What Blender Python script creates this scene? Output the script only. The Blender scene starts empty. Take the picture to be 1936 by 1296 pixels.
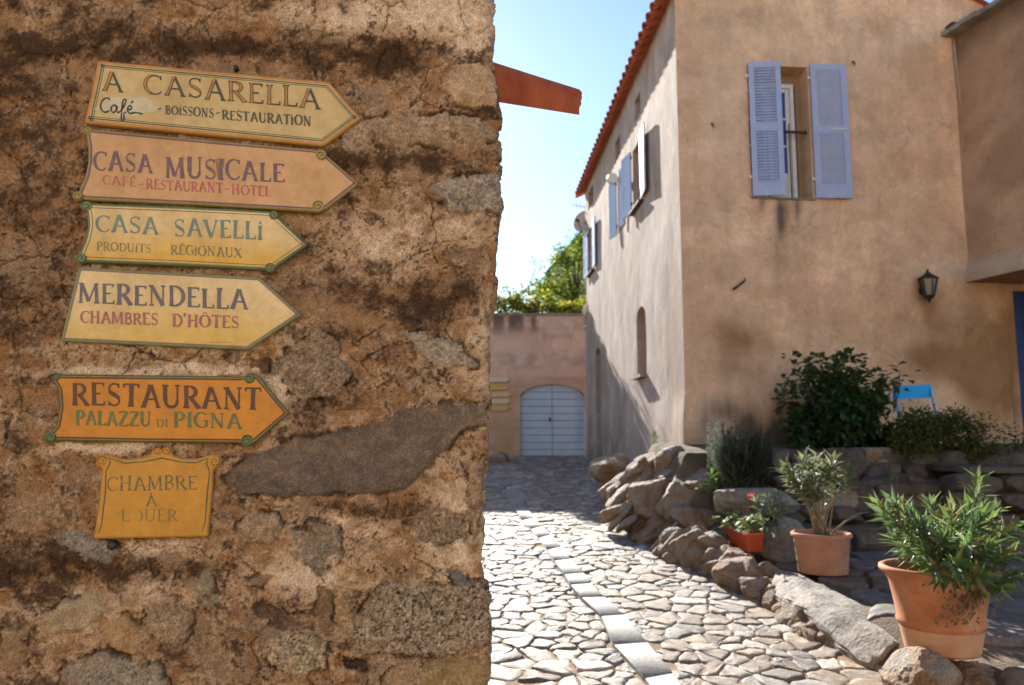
import bpy, math, random
import numpy as np
from mathutils import Vector, Matrix
from mathutils.geometry import delaunay_2d_cdt

SC = bpy.context.scene
COL = SC.collection
# ------------------------------------------------------------------ camera, sky, sun, exposure
F = 1480.0
PITCH = math.atan(178 / F)
EYE = np.array([0.0, 0.0, 1.6])
cd = bpy.data.cameras.new("camera")
cd.sensor_width = 36.0
cd.lens = 36.0 * F / 1936.0
cd.clip_start = 0.05
cd.clip_end = 2000
cd.dof.use_dof = True
cd.dof.focus_distance = 2.33
cd.dof.aperture_fstop = 4.0
cam = bpy.data.objects.new("camera", cd)
COL.objects.link(cam)
cam.location = EYE
cam.rotation_euler = (math.pi / 2 + PITCH, 0, 0)
SC.camera = cam

SUN_AZ = math.radians(10.0)      # left of the viewing direction
SUN_EL = math.radians(25.4)
w = bpy.data.worlds.new("World")
SC.world = w
w.use_nodes = True
nt = w.node_tree
bg = nt.nodes["Background"]
sky = nt.nodes.new("ShaderNodeTexSky")
sky.sky_type = 'NISHITA'
sky.sun_disc = False
sky.sun_elevation = SUN_EL
sky.sun_rotation = -SUN_AZ
sky.air_density = 1.0
sky.dust_density = 0.12
sky.ozone_density = 3.0
nt.links.new(sky.outputs[0], bg.inputs[0])
bg.inputs[1].default_value = 0.075
sl = bpy.data.lights.new("sun", 'SUN')
sl.energy = 4.5
sl.angle = math.radians(0.5)
sl.color = (1.0, 0.94, 0.85)
sun = bpy.data.objects.new("sun", sl)
COL.objects.link(sun)
sdir = Vector((-math.sin(SUN_AZ) * math.cos(SUN_EL), math.cos(SUN_AZ) * math.cos(SUN_EL), math.sin(SUN_EL)))
sun.rotation_euler = sdir.to_track_quat('Z', 'Y').to_euler()
sun.location = (-3, 20, 15)
vs = SC.view_settings
vs.view_transform = 'Standard'
vs.look = 'None'
vs.gamma = 1.0
vs.exposure = 1.62

# ------------------------------------------------------------------ picking points on real planes
FW = np.array([0, math.cos(PITCH), math.sin(PITCH)])
UP = np.array([0, -math.sin(PITCH), math.cos(PITCH)])
RT = np.array([1.0, 0, 0])
ZZ = np.array([0, 0, 1.0])


def ray(px, py):
    return FW + RT * ((px - 968) / F) + UP * ((648 - py) / F)


def on_plane(px, py, P0, N):
    d = ray(px, py)
    t = np.dot(np.asarray(P0, float) - EYE, N) / np.dot(d, N)
    return EYE + t * d


def at_y(px, py, Y):
    d = ray(px, py)
    return EYE + d * (Y / d[1])


def proj(P):
    P = np.asarray(P, float) - EYE
    dz = P @ FW
    return 968 + F * (P @ RT) / dz, 648 - F * (P @ UP) / dz


# ------------------------------------------------------------------ noise
def h2(ix, iy, seed):
    n = (ix.astype(np.int64) * 374761393 + iy.astype(np.int64) * 668265263 + seed * 144665461) & 0xffffffff
    n = ((n ^ (n >> 13)) * 1274126177) & 0xffffffff
    n = n ^ (n >> 16)
    n = (n * 2246822519) & 0xffffffff
    n = n ^ (n >> 15)
    return (n & 0xffffff) / float(0xffffff)


def vn2(x, y, seed=0):
    x = np.asarray(x, float); y = np.asarray(y, float)
    ix = np.floor(x); iy = np.floor(y)
    fx = x - ix; fy = y - iy
    fx = fx * fx * fx * (fx * (fx * 6 - 15) + 10); fy = fy * fy * fy * (fy * (fy * 6 - 15) + 10)
    a = h2(ix, iy, seed); b = h2(ix + 1, iy, seed); c = h2(ix, iy + 1, seed); d = h2(ix + 1, iy + 1, seed)
    return (a * (1 - fx) + b * fx) * (1 - fy) + (c * (1 - fx) + d * fx) * fy


def fbm2(x, y, seed=0, octs=4, gain=0.5):
    s = 0; a = 1; t = 0
    for o in range(octs):
        s = s + a * vn2(x * 2 ** o + o * 17.3, y * 2 ** o - o * 9.1, seed + o)
        t += a; a *= gain
    return s / t


def vn3(x, y, z, seed=0):
    iz = np.floor(z); fz = z - iz
    fz = fz * fz * (3 - 2 * fz)
    a = vn2(x + iz * 31.7, y - iz * 57.1, seed)
    b = vn2(x + (iz + 1) * 31.7, y - (iz + 1) * 57.1, seed)
    return a * (1 - fz) + b * fz


def fbm3(P, sc, seed=0, octs=4, gain=0.5):
    s = 0; a = 1; t = 0
    for o in range(octs):
        k = sc * 2 ** o
        s = s + a * vn3(P[:, 0] * k, P[:, 1] * k, P[:, 2] * k, seed + o * 3)
        t += a; a *= gain
    return s / t


def vor2(x, y, seed=0, jit=0.9):
    ix = np.floor(x); iy = np.floor(y)
    f1 = np.full(x.shape, 9.0); f2 = np.full(x.shape, 9.0); cid = np.zeros(x.shape)
    for dx in (-1, 0, 1):
        for dy in (-1, 0, 1):
            jx = ix + dx; jy = iy + dy
            cx = jx + 0.5 + jit * (h2(jx, jy, seed) - 0.5); cy = jy + 0.5 + jit * (h2(jx, jy, seed + 7) - 0.5)
            d = np.hypot(x - cx, y - cy)
            near = d < f1
            f2 = np.where(near, f1, np.minimum(f2, d))
            cid = np.where(near, h2(jx, jy, seed + 13), cid)
            f1 = np.where(near, d, f1)
    return f1, f2, cid


def sst(a, b, x):
    t = np.clip((x - a) / (b - a), 0, 1)
    return t * t * (3 - 2 * t)


def lerp(a, b, t):
    return a + (b - a) * t


def mixc(c, d, t):
    return c + (np.asarray(d) - c) * t[:, None]


def poly_sdf(px, py, poly):
    """signed distance, negative inside"""
    d = np.full(px.shape, 1e9); ins = np.zeros(px.shape, bool)
    n = len(poly)
    for i in range(n):
        ax, ay = poly[i]; bx, by = poly[(i + 1) % n]
        ex, ey = bx - ax, by - ay
        wx, wy = px - ax, py - ay
        t = np.clip((wx * ex + wy * ey) / (ex * ex + ey * ey + 1e-12), 0, 1)
        d = np.minimum(d, np.hypot(wx - ex * t, wy - ey * t))
        if by != ay:
            c = ((ay > py) != (by > py)) & (px < ex * (py - ay) / ey + ax)
            ins ^= c
    return np.where(ins, -d, d)


def blobs(px, py, lst):
    s = np.zeros(px.shape)
    for cx, cy, rx, ry, a in lst:
        s += a * np.exp(-(((px - cx) / rx) ** 2 + ((py - cy) / ry) ** 2))
    return s


# ------------------------------------------------------------------ objects
WL = {}


def wloc(o):
    return WL[o.name] if o is not None and o.name in WL else np.zeros(3)


def tag(o, label=None, cat=None, group=None, kind=None):
    if label: o['label'] = label
    if cat: o['category'] = cat
    if group: o['group'] = group
    if kind: o['kind'] = kind
    return o


def thing(name, label, cat, loc, group=None):
    o = bpy.data.objects.new(name, None)
    o.empty_display_size = 0.1
    COL.objects.link(o)
    o.location = loc
    WL[o.name] = np.array(loc, float)
    return tag(o, label, cat, group)


class MB:
    def __init__(s):
        s.v = []; s.f = []; s.c = []; s.n = 0

    def add(s, V, Fs, c=None):
        V = [tuple(map(float, p)) for p in V]
        s.v += V
        k = s.n
        s.f += [tuple(i + k for i in f) for f in Fs]
        if c is not None:
            s.c += ([tuple(c)] * len(V)) if np.ndim(c) == 1 else [tuple(q) for q in c]
        s.n += len(V)

    def box(s, c, ax, ay, az, hx, hy, hz, col=None):
        c = np.asarray(c, float)
        ax = np.asarray(ax, float); ay = np.asarray(ay, float); az = np.asarray(az, float)
        V = [c + ax * hx * i + ay * hy * j + az * hz * k for i in (-1, 1) for j in (-1, 1) for k in (-1, 1)]
        s.add(V, [(0, 1, 3, 2), (4, 6, 7, 5), (0, 4, 5, 1), (2, 3, 7, 6), (0, 2, 6, 4), (1, 5, 7, 3)], col)

    def tube(s, pts, rad, n=6, col=None, cap=True):
        pts = [np.asarray(p, float) for p in pts]
        if np.ndim(rad) == 0: rad = [rad] * len(pts)
        V = []; Fs = []
        ref = np.array([0.31, 0.2, 0.93])
        for i, p in enumerate(pts):
            d = pts[min(i + 1, len(pts) - 1)] - pts[max(i - 1, 0)]
            d = d / (np.linalg.norm(d) + 1e-9)
            if abs(d @ ref) > 0.95: ref = np.array([0.9, 0.3, 0.1])
            a = np.cross(d, ref); a /= np.linalg.norm(a); b = np.cross(d, a)
            for k in range(n):
                t = 2 * math.pi * k / n
                V.append(p + rad[i] * (a * math.cos(t) + b * math.sin(t)))
        for i in range(len(pts) - 1):
            for k in range(n):
                Fs.append((i * n + k, i * n + (k + 1) % n, (i + 1) * n + (k + 1) % n, (i + 1) * n + k))
        if cap:
            Fs.append(tuple(range(n))[::-1]); Fs.append(tuple((len(pts) - 1) * n + k for k in range(n)))
        s.add(V, Fs, col)

    def lathe(s, base, prof, n=32, col=None, wob=0.0, seed=0):
        base = np.asarray(base, float)
        V = []; Fs = []
        rnd = random.Random(seed)
        for r, z in prof:
            ph = rnd.random() * 6.28
            for k in range(n):
                t = 2 * math.pi * k / n
                rr = r * (1 + wob * math.sin(2 * t + ph))
                V.append(base + np.array([rr * math.cos(t), rr * math.sin(t), z]))
        for i in range(len(prof) - 1):
            for k in range(n):
                Fs.append((i * n + k, i * n + (k + 1) % n, (i + 1) * n + (k + 1) % n, (i + 1) * n + k))
        s.add(V, Fs, col)

    def leaf(s, p, d, up, L, W, droop, col):
        p = np.asarray(p, float)
        d = d / (np.linalg.norm(d) + 1e-9)
        sd = np.cross(d, up); nn = np.linalg.norm(sd)
        if nn < 1e-3: sd = np.cross(d, np.array([1.0, 0.2, 0.1])); nn = np.linalg.norm(sd)
        sd /= nn; nr = np.cross(sd, d)
        m = p + d * L * 0.5 - nr * W * 0.10
        q = p + d * L - nr * droop * L
        q2 = p + d * L * 0.5 + nr * W * 0.12
        V = [p, q2 + sd * W * 0.5, m, q2 - sd * W * 0.5, q]
        s.add(V, [(0, 1, 2), (0, 2, 3), (1, 4, 2), (2, 4, 3)], col)

    def build(s, name, mat, parent=None, smooth=False, loc=None, auto=None):
        V = np.array(s.v, float).reshape(-1, 3)
        me = bpy.data.meshes.new(name)
        o = bpy.data.objects.new(name, me)
        COL.objects.link(o)
        if parent is not None:
            org = wloc(parent); o.parent = parent
            if loc is not None:
                o.location = np.asarray(loc) - org; org = np.asarray(loc, float)
        else:
            org = np.zeros(3) if loc is None else np.array(loc, float)
            o.location = org
        WL[o.name] = org
        me.from_pydata((V - org).tolist(), [], s.f)
        if s.c:
            ca = me.color_attributes.new("Col", 'FLOAT_COLOR', 'POINT')
            C = np.ones((len(V), 4)); C[:, :3] = np.array(s.c, float)[:, :3]
            ca.data.foreach_set('color', C.ravel())
        if smooth:
            me.polygons.foreach_set('use_smooth', np.ones(len(me.polygons), bool))
        if auto:
            me.polygons.foreach_set('use_smooth', np.ones(len(me.polygons), bool))
            try:
                me.set_sharp_from_angle(angle=math.radians(auto))
            except Exception:
                pass
        me.materials.append(mat)
        me.update()
        return o


# ------------------------------------------------------------------ materials
def L3(r, g, b):
    """photo-style 0..255 to linear"""
    f = lambda v: ((v / 255 + 0.055) / 1.055) ** 2.4 if v > 10 else v / 255 / 12.92
    return (f(r), f(g), f(b))


def pmat(name, ramp, scale=5, detail=6, rough=0.85, bump=0.3, bscale=40, bdist=0.01, stretch=(1, 1, 1), attr=False,
         spec=0.3, distort=0.0, crack=0, fine=None, transl=0.0, metal=0.0, rvar=0.0, coat=0.0):
    m = bpy.data.materials.new(name)
    m.use_nodes = True
    t = m.node_tree; N = t.nodes; Lk = t.links
    b = N["Principled BSDF"]
    out = N["Material Output"]
    tc = N.new("ShaderNodeTexCoord"); mp = N.new("ShaderNodeMapping")
    mp.inputs['Scale'].default_value = stretch
    Lk.new(tc.outputs['Object'], mp.inputs[0])
    nz = N.new("ShaderNodeTexNoise"); nz.inputs['Scale'].default_value = scale
    nz.inputs['Detail'].default_value = detail; nz.inputs['Roughness'].default_value = 0.62
    nz.inputs['Distortion'].default_value = distort
    Lk.new(mp.outputs[0], nz.inputs['Vector'])
    cr = N.new("ShaderNodeValToRGB")
    e = cr.color_ramp.elements
    while len(e) < len(ramp): e.new(0.5)
    for i, (p, c) in enumerate(ramp):
        e[i].position = p; e[i].color = (*c, 1)
    Lk.new(nz.outputs[0], cr.inputs[0])
    col = cr.outputs[0]
    if attr:
        at = N.new("ShaderNodeVertexColor"); at.layer_name = "Col"
        mx = N.new("ShaderNodeMix"); mx.data_type = 'RGBA'; mx.blend_type = 'MULTIPLY'; mx.inputs[0].default_value = 1
        Lk.new(at.outputs[0], mx.inputs[6]); Lk.new(col, mx.inputs[7]); col = mx.outputs[2]
    if fine:
        fs, lo, hi = fine
        n2 = N.new("ShaderNodeTexNoise"); n2.inputs['Scale'].default_value = fs; n2.inputs['Detail'].default_value = 3
        n2.inputs['Roughness'].default_value = 0.7
        Lk.new(tc.outputs['Object'], n2.inputs['Vector'])
        r2 = N.new("ShaderNodeValToRGB")
        r2.color_ramp.elements[0].position = 0.36; r2.color_ramp.elements[0].color = (lo, lo, lo * 0.95, 1)
        r2.color_ramp.elements[1].position = 0.62; r2.color_ramp.elements[1].color = (hi, hi, hi, 1)
        Lk.new(n2.outputs[0], r2.inputs[0])
        m2 = N.new("ShaderNodeMix"); m2.data_type = 'RGBA'; m2.blend_type = 'MULTIPLY'; m2.inputs[0].default_value = 1
        Lk.new(col, m2.inputs[6]); Lk.new(r2.outputs[0], m2.inputs[7]); col = m2.outputs[2]
    if crack:
        dn = N.new("ShaderNodeTexNoise"); dn.inputs['Scale'].default_value = 1.7; dn.inputs['Detail'].default_value = 6
        Lk.new(tc.outputs['Object'], dn.inputs['Vector'])
        va = N.new("ShaderNodeVectorMath"); va.operation = 'MULTIPLY_ADD'; va.inputs[1].default_value = (0.9, 0.9, 0.9)
        Lk.new(dn.outputs['Color'], va.inputs[0]); Lk.new(tc.outputs['Object'], va.inputs[2])
        vo = N.new("ShaderNodeTexVoronoi"); vo.feature = 'DISTANCE_TO_EDGE'; vo.inputs['Scale'].default_value = crack
        Lk.new(va.outputs[0], vo.inputs['Vector'])
        mk = N.new("ShaderNodeTexNoise"); mk.inputs['Scale'].default_value = 0.8; mk.inputs['Detail'].default_value = 3
        Lk.new(tc.outputs['Object'], mk.inputs['Vector'])
        r3 = N.new("ShaderNodeMapRange"); r3.inputs[1].default_value = 0.004; r3.inputs[2].default_value = 0.012; r3.inputs[3].default_value = 1.0; r3.inputs[4].default_value = 0.0
        Lk.new(vo.outputs['Distance'], r3.inputs[0])
        r4 = N.new("ShaderNodeMapRange"); r4.inputs[1].default_value = 0.52; r4.inputs[2].default_value = 0.6
        Lk.new(mk.outputs[0], r4.inputs[0])
        mm = N.new("ShaderNodeMath"); mm.operation = 'MULTIPLY'; Lk.new(r3.outputs[0], mm.inputs[0]); Lk.new(r4.outputs[0], mm.inputs[1])
        m5 = N.new("ShaderNodeMath"); m5.operation = 'MULTIPLY'; m5.inputs[1].default_value = 0.28; Lk.new(mm.outputs[0], m5.inputs[0])
        m3 = N.new("ShaderNodeMix"); m3.data_type = 'RGBA'; m3.inputs[7].default_value = (0.16, 0.10, 0.065, 1)
        Lk.new(m5.outputs[0], m3.inputs[0]); Lk.new(col, m3.inputs[6]); col = m3.outputs[2]
        # old repair patches: slightly paler plaster with a hard edge
        pn = N.new("ShaderNodeTexNoise"); pn.inputs['Scale'].default_value = 0.75; pn.inputs['Detail'].default_value = 9; pn.inputs['Roughness'].default_value = 0.55
        Lk.new(va.outputs[0], pn.inputs['Vector'])
        r5 = N.new("ShaderNodeMapRange"); r5.inputs[1].default_value = 0.555; r5.inputs[2].default_value = 0.575; r5.inputs[3].default_value = 1.0; r5.inputs[4].default_value = 1.13
        Lk.new(pn.outputs[0], r5.inputs[0])
        m4 = N.new("ShaderNodeMix"); m4.data_type = 'RGBA'; m4.blend_type = 'MULTIPLY'; m4.inputs[0].default_value = 1
        Lk.new(col, m4.inputs[6]); Lk.new(r5.outputs[0], m4.inputs[7]); col = m4.outputs[2]
    Lk.new(col, b.inputs['Base Color'])
    b.inputs['Roughness'].default_value = rough
    b.inputs['Specular IOR Level'].default_value = spec
    b.inputs['Metallic'].default_value = metal
    b.inputs['Coat Weight'].default_value = coat
    b.inputs['Coat Roughness'].default_value = 0.15
    if rvar:
        mr = N.new("ShaderNodeMapRange")
        mr.inputs[3].default_value = rough - rvar; mr.inputs[4].default_value = rough + rvar
        Lk.new(nz.outputs[0], mr.inputs[0]); Lk.new(mr.outputs[0], b.inputs['Roughness'])
    if bump:
        nb = N.new("ShaderNodeTexNoise"); nb.inputs['Scale'].default_value = bscale
        nb.inputs['Detail'].default_value = 5; nb.inputs['Roughness'].default_value = 0.65
        Lk.new(mp.outputs[0], nb.inputs['Vector'])
        bp = N.new("ShaderNodeBump"); bp.inputs['Strength'].default_value = bump; bp.inputs['Distance'].default_value = bdist
        Lk.new(nb.outputs[0], bp.inputs['Height']); Lk.new(bp.outputs[0], b.inputs['Normal'])
    if transl:
        tr = N.new("ShaderNodeBsdfTranslucent"); Lk.new(col, tr.inputs[0])
        ms = N.new("ShaderNodeMixShader"); ms.inputs[0].default_value = transl
        Lk.new(b.outputs[0], ms.inputs[1]); Lk.new(tr.outputs[0], ms.inputs[2]); Lk.new(ms.outputs[0], out.inputs[0])
    return m


W1 = (1, 1, 1)
VAR = [(0.3, (0.82, 0.82, 0.82)), (0.7, (1.12, 1.12, 1.12))]
M = {}
M['rubble'] = pmat('rubble_wall', [(0.25, (0.66, 0.62, 0.58)), (0.5, (1, 1, 1)), (0.75, (1.22, 1.2, 1.18))], 26, 8, 0.92, 0.75, 110, 0.008,
                   attr=True, spec=0.15, fine=(230, 0.62, 1.15))
M['plaster'] = pmat('plaster_wall', [(0.3, (0.86, 0.85, 0.84)), (0.7, (1.1, 1.1, 1.1))], 3.0, 8, 0.9, 0.35, 22, 0.03, attr=True, spec=0.15,
                    fine=(60, 0.86, 1.08), crack=1.1)
M['plaster_streaked'] = pmat('plaster_streaked', [(0.3, (0.78, 0.77, 0.76)), (0.7, (1.14, 1.14, 1.13))], 3.0, 8, 0.9, 0.3, 9, 0.02,
                             stretch=(1, 1, 0.6), attr=True, spec=0.15, fine=(50, 0.86, 1.08), crack=1.3)
M['cobble'] = pmat('cobble_stone', [(0.3, (0.50, 0.46, 0.42)), (0.7, (1.08, 1.08, 1.08))], 13, 8, 0.7, 0.5, 45, 0.012, attr=True, spec=0.4,
                   fine=(120, 0.75, 1.12), rvar=0.15)
M['sand'] = pmat('sandy_joint', [(0.3, (0.20, 0.125, 0.07)), (0.7, (0.34, 0.23, 0.14))], 6, 8, 0.95, 0.6, 70, 0.01)
M['earth'] = pmat('earth', [(0.3, (0.09, 0.065, 0.045)), (0.7, (0.2, 0.15, 0.1))], 4, 8, 0.95, 0.8, 35, 0.03)
M['rock'] = pmat('brown_rock', [(0.25, (0.12, 0.062, 0.03)), (0.40, (0.27, 0.16, 0.09)), (0.52, (0.33, 0.24, 0.16)), (0.62, (0.29, 0.26, 0.23)), (0.78, (0.48, 0.41, 0.34))],
                 5.5, 10, 0.8, 1.0, 26, 0.03, distort=0.4, spec=0.3, fine=(70, 0.7, 1.12))
M['grey_rock'] = pmat('grey_rock', [(0.25, (0.15, 0.12, 0.09)), (0.45, (0.27, 0.24, 0.20)), (0.75, (0.42, 0.38, 0.33))],
                      4.5, 9, 0.8, 0.9, 22, 0.02, distort=0.3, fine=(90, 0.72, 1.12))
M['shaded_garden_rock'] = pmat('shaded_garden_rock', [(0.25, (0.055, 0.037, 0.025)), (0.45, (0.115, 0.085, 0.063)), (0.6, (0.15, 0.115, 0.09)), (0.78, (0.22, 0.18, 0.145))], 4.0, 9, 0.85, 0.9, 20, 0.03, distort=0.4, fine=(80, 0.72, 1.12))  # dark brown stone, darkened further in place of the garden's deeper shade
M['terracotta'] = pmat('terracotta', [(0.3, (0.37, 0.125, 0.05)), (0.52, (0.49, 0.195, 0.09)), (0.74, (0.56, 0.30, 0.18))], 4.5, 9, 0.8, 0.2, 60, 0.004, fine=(110, 0.86, 1.06), distort=0.5)
M['terracotta_pale'] = pmat('terracotta_weathered', [(0.3, (0.47, 0.22, 0.12)), (0.7, (0.55, 0.33, 0.2))], 9, 8, 0.85, 0.2, 60, 0.004)
M['roof_tile'] = pmat('roof_tile', [(0.3, (0.36, 0.09, 0.035)), (0.7, (0.5, 0.15, 0.07))], 2.5, 8, 0.85, 0.3, 40, 0.01)
M['spout'] = pmat('spout_clay', [(0.3, (0.20, 0.042, 0.015)), (0.7, (0.36, 0.095, 0.035))], 12, 8, 0.75, 0.4, 40, 0.006, stretch=(1, 1, 0.35))
M['terracotta_pink'] = pmat('terracotta_pink', [(0.3, (0.42, 0.19, 0.11)), (0.7, (0.52, 0.27, 0.175))], 9, 8, 0.85, 0.2, 60, 0.004, fine=(120, 0.88, 1.06))
M['red_plastic'] = pmat('red_plastic', [(0.3, (0.44, 0.065, 0.02)), (0.7, (0.52, 0.09, 0.03))], 5, 4, 0.45, 0.05, 30, 0.003, spec=0.45)
M['shutter'] = pmat('shutter_paint', [(0.3, (0.36, 0.39, 0.54)), (0.62, (0.43, 0.46, 0.61)), (0.72, (0.50, 0.51, 0.58))], 8, 6, 0.55, 0.1, 50, 0.003)
M['shutter_side'] = pmat('shutter_paint_blue', [(0.3, (0.42, 0.50, 0.68)), (0.7, (0.5, 0.58, 0.75))], 8, 6, 0.55, 0.1, 50, 0.003)
M['gate'] = pmat('gate_paint', [(0.3, (0.40, 0.49, 0.60)), (0.7, (0.48, 0.57, 0.67))], 2, 6, 0.6, 0.1, 30, 0.004)
M['white'] = pmat('white_paint', [(0.3, (0.66, 0.62, 0.53)), (0.7, (0.78, 0.75, 0.67))], 10, 5, 0.5, 0.05, 50, 0.003)
M['iron'] = pmat('dark_iron', [(0.3, (0.02, 0.018, 0.016)), (0.7, (0.06, 0.045, 0.035))], 20, 5, 0.55, 0.2, 60, 0.003, metal=0.3)
M['rust'] = pmat('rusty_iron', [(0.3, (0.045, 0.022, 0.015)), (0.7, (0.13, 0.06, 0.035))], 20, 5, 0.8, 0.2, 60, 0.003)
M['glass'] = pmat('sky_reflect_glass', [(0.3, (0.012, 0.05, 0.24)), (0.7, (0.02, 0.07, 0.30))], 1.5, 3, 0.08, 0, spec=0.5)  # sky reflection of the panes put into the base colour as blue
M['lamp_glass'] = pmat('lamp_glass', [(0.3, (0.02, 0.035, 0.035)), (0.7, (0.05, 0.075, 0.07))], 10, 3, 0.08, 0, spec=0.6)
M['dark'] = pmat('dark_interior', [(0.3, (0.018, 0.015, 0.013)), (0.7, (0.03, 0.026, 0.022))], 3, 3, 0.9, 0)
M['dark_wood'] = pmat('dark_wood', [(0.3, (0.05, 0.035, 0.028)), (0.7, (0.10, 0.075, 0.06))], 6, 6, 0.8, 0.3, 30, stretch=(4, 4, 0.5))
M['blue_door'] = pmat('blue_door_paint', [(0.3, (0.01, 0.025, 0.11)), (0.7, (0.016, 0.04, 0.16))], 5, 5, 0.5, 0.1, 40)
M['chair'] = pmat('blue_chair_paint', [(0.3, (0.0, 0.34, 0.72)), (0.7, (0.01, 0.40, 0.80))], 6, 4, 0.45, 0.02, 40)
M['pipe'] = pmat('grey_pipe', [(0.3, (0.30, 0.31, 0.33)), (0.7, (0.40, 0.41, 0.42))], 5, 5, 0.6, 0.1, 40)
M['dish'] = pmat('dish_grey', [(0.3, (0.36, 0.34, 0.33)), (0.7, (0.44, 0.42, 0.40))], 4, 5, 0.6, 0.05, 40)
M['cable'] = pmat('painted_cable', [(0.3, (0.36, 0.24, 0.155)), (0.7, (0.46, 0.32, 0.22))], 4, 5, 0.8, 0.2, 40)
M['leaf'] = pmat('leaf', VAR, 9, 3, 0.5, 0, attr=True, spec=0.4, transl=0.45)
M['leaf_vine'] = pmat('leaf_vine', VAR, 9, 3, 0.55, 0, attr=True, spec=0.3, transl=0.6)
M['leaf_dull'] = pmat('leaf_dull', VAR, 9, 3, 0.65, 0, attr=True, spec=0.25, transl=0.25)
M['stem'] = pmat('stem', [(0.3, (0.17, 0.125, 0.08)), (0.7, (0.30, 0.24, 0.165))], 20, 5, 0.85, 0.3, 60, 0.004)
M['bark'] = pmat('bark', [(0.3, (0.05, 0.04, 0.03)), (0.7, (0.13, 0.10, 0.075))], 12, 6, 0.9, 0.6, 30, 0.01)
M['petal'] = pmat('red_petal', [(0.3, (0.55, 0.035, 0.02)), (0.7, (0.7, 0.07, 0.03))], 30, 3, 0.6, 0, transl=0.3)
M['wood'] = pmat('raw_wood', [(0.3, (0.30, 0.21, 0.13)), (0.7, (0.44, 0.33, 0.22))], 10, 6, 0.85, 0.3, 50, stretch=(1, 1, 0.3))


def flat_paint(name, rgb, rough=0.35, var=0.1, scale=14, wear=None, spec=0.45):
    c = np.array(rgb)
    r = [(0.3, tuple(c * (1 - var))), (0.7, tuple(c * (1 + var)))]
    if wear is not None:
        r = [(0.3, tuple(c * (1 - var))), (0.56, tuple(c * (1 + var))), (0.66, tuple(wear))]
    return pmat(name, r, scale, 6, rough, 0.08, 60, 0.002, spec=spec)


def glaze(name):
    """fired glaze: vertex colour with slight mottling"""
    return pmat(name, [(0.28, (0.64, 0.60, 0.53)), (0.5, (0.79, 0.79, 0.79)), (0.72, (0.86, 0.86, 0.88))], 7, 8, 0.38, 0.10, 55, 0.003, attr=True, spec=0.35, distort=0.6,
                fine=(35, 0.92, 1.05))


M['glaze'] = glaze('sign_glaze')

# ================================================================== SETTING: street plane
SS = 0.0673
SZ0 = 1.6 - 1.857


def street_z(Y):
    return SZ0 + SS * np.clip(Y, -6, 20.6)


SN = np.array([0, -SS, 1.0]); SN /= np.linalg.norm(SN)
SP = np.array([0, 0, SZ0])


def on_street(px, py):
    return on_plane(px, py, SP, SN)


# kerb line (right side of the street)
KP = [on_street(*p) for p in [(1760, 1390), (1640, 1292), (1560, 1242), (1445, 1152), (1350, 1092), (1255, 1042), (1195, 1002), (1152, 960), (1138, 920), (1124, 890), (1112, 872)]]
KY = np.array([p[1] for p in KP]); KX = np.array([p[0] for p in KP])
o_ = np.argsort(KY); KY = KY[o_]; KX = KX[o_]


def kerb_x(Y):
    Y = np.asarray(Y, float)
    x = np.interp(Y, KY, KX)
    return np.where(Y < KY[0], KX[0] + (KY[0] - Y) * 0.42, x)


def terr_z(X, Y):
    X = np.asarray(X, float); Y = np.asarray(Y, float)
    yy = Y + 0.12 * np.sin(X * 1.7)
    z = 0.33 + 0.024 * (yy - 4.7) + 0.24 * sst(8.1, 8.2, yy) + 0.37 * sst(8.75, 8.9, yy) + 0.36 * sst(9.25, 9.4, yy) + 0.06 * sst(9.4, 10.5, yy)
    d = X - kerb_x(Y)
    st = street_z(Y)
    k = sst(0.05, 0.5, d)
    low = np.minimum(z, st + 0.05)
    return np.where(Y > 11, st, st - 0.05 + (z - st + 0.05) * k)


# the big ground sheet, below everything else
g = MB()
ys = [-300, -120, -40, -6, 0, 10, 20.6, 60, 300]
xs = [-300, -60, -15, 0, 15, 60, 300]
V = [(x, y, float(street_z(y)) - 0.12) for y in ys for x in xs]
Fs = [(j * 7 + i, j * 7 + i + 1, (j + 1) * 7 + i + 1, (j + 1) * 7 + i) for j in range(8) for i in range(6)]
g.add(V, Fs)
tag(g.build('ground', M['sand']), kind='structure')

# sandy bed of the street
g = MB()
nx, ny = 90, 260
gx = np.linspace(-4, 4.2, nx); gy = np.linspace(-4, 20.6, ny)
GX, GY = np.meshgrid(gx, gy)
GZ = street_z(GY) + 0.007 + 0.024 * (fbm2(GX * 3, GY * 3, 3) - 0.5)
g.add(np.stack([GX.ravel(), GY.ravel(), GZ.ravel()], 1),
      [(j * nx + i, j * nx + i + 1, (j + 1) * nx + i + 1, (j + 1) * nx + i) for j in range(ny - 1) for i in range(nx - 1)])
tag(g.build('street_bed', M['sand'], smooth=True), kind='structure')


def clip_half(poly, p, n):
    out = []
    for i in range(len(poly)):
        a = poly[i]; b = poly[(i + 1) % len(poly)]
        da = (a[0] - p[0]) * n[0] + (a[1] - p[1]) * n[1]; db = (b[0] - p[0]) * n[0] + (b[1] - p[1]) * n[1]
        if da <= 0: out.append(a)
        if (da < 0 < db) or (db < 0 < da):
            t = da / (da - db); out.append((a[0] + (b[0] - a[0]) * t, a[1] + (b[1] - a[1]) * t))
    return out


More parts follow.
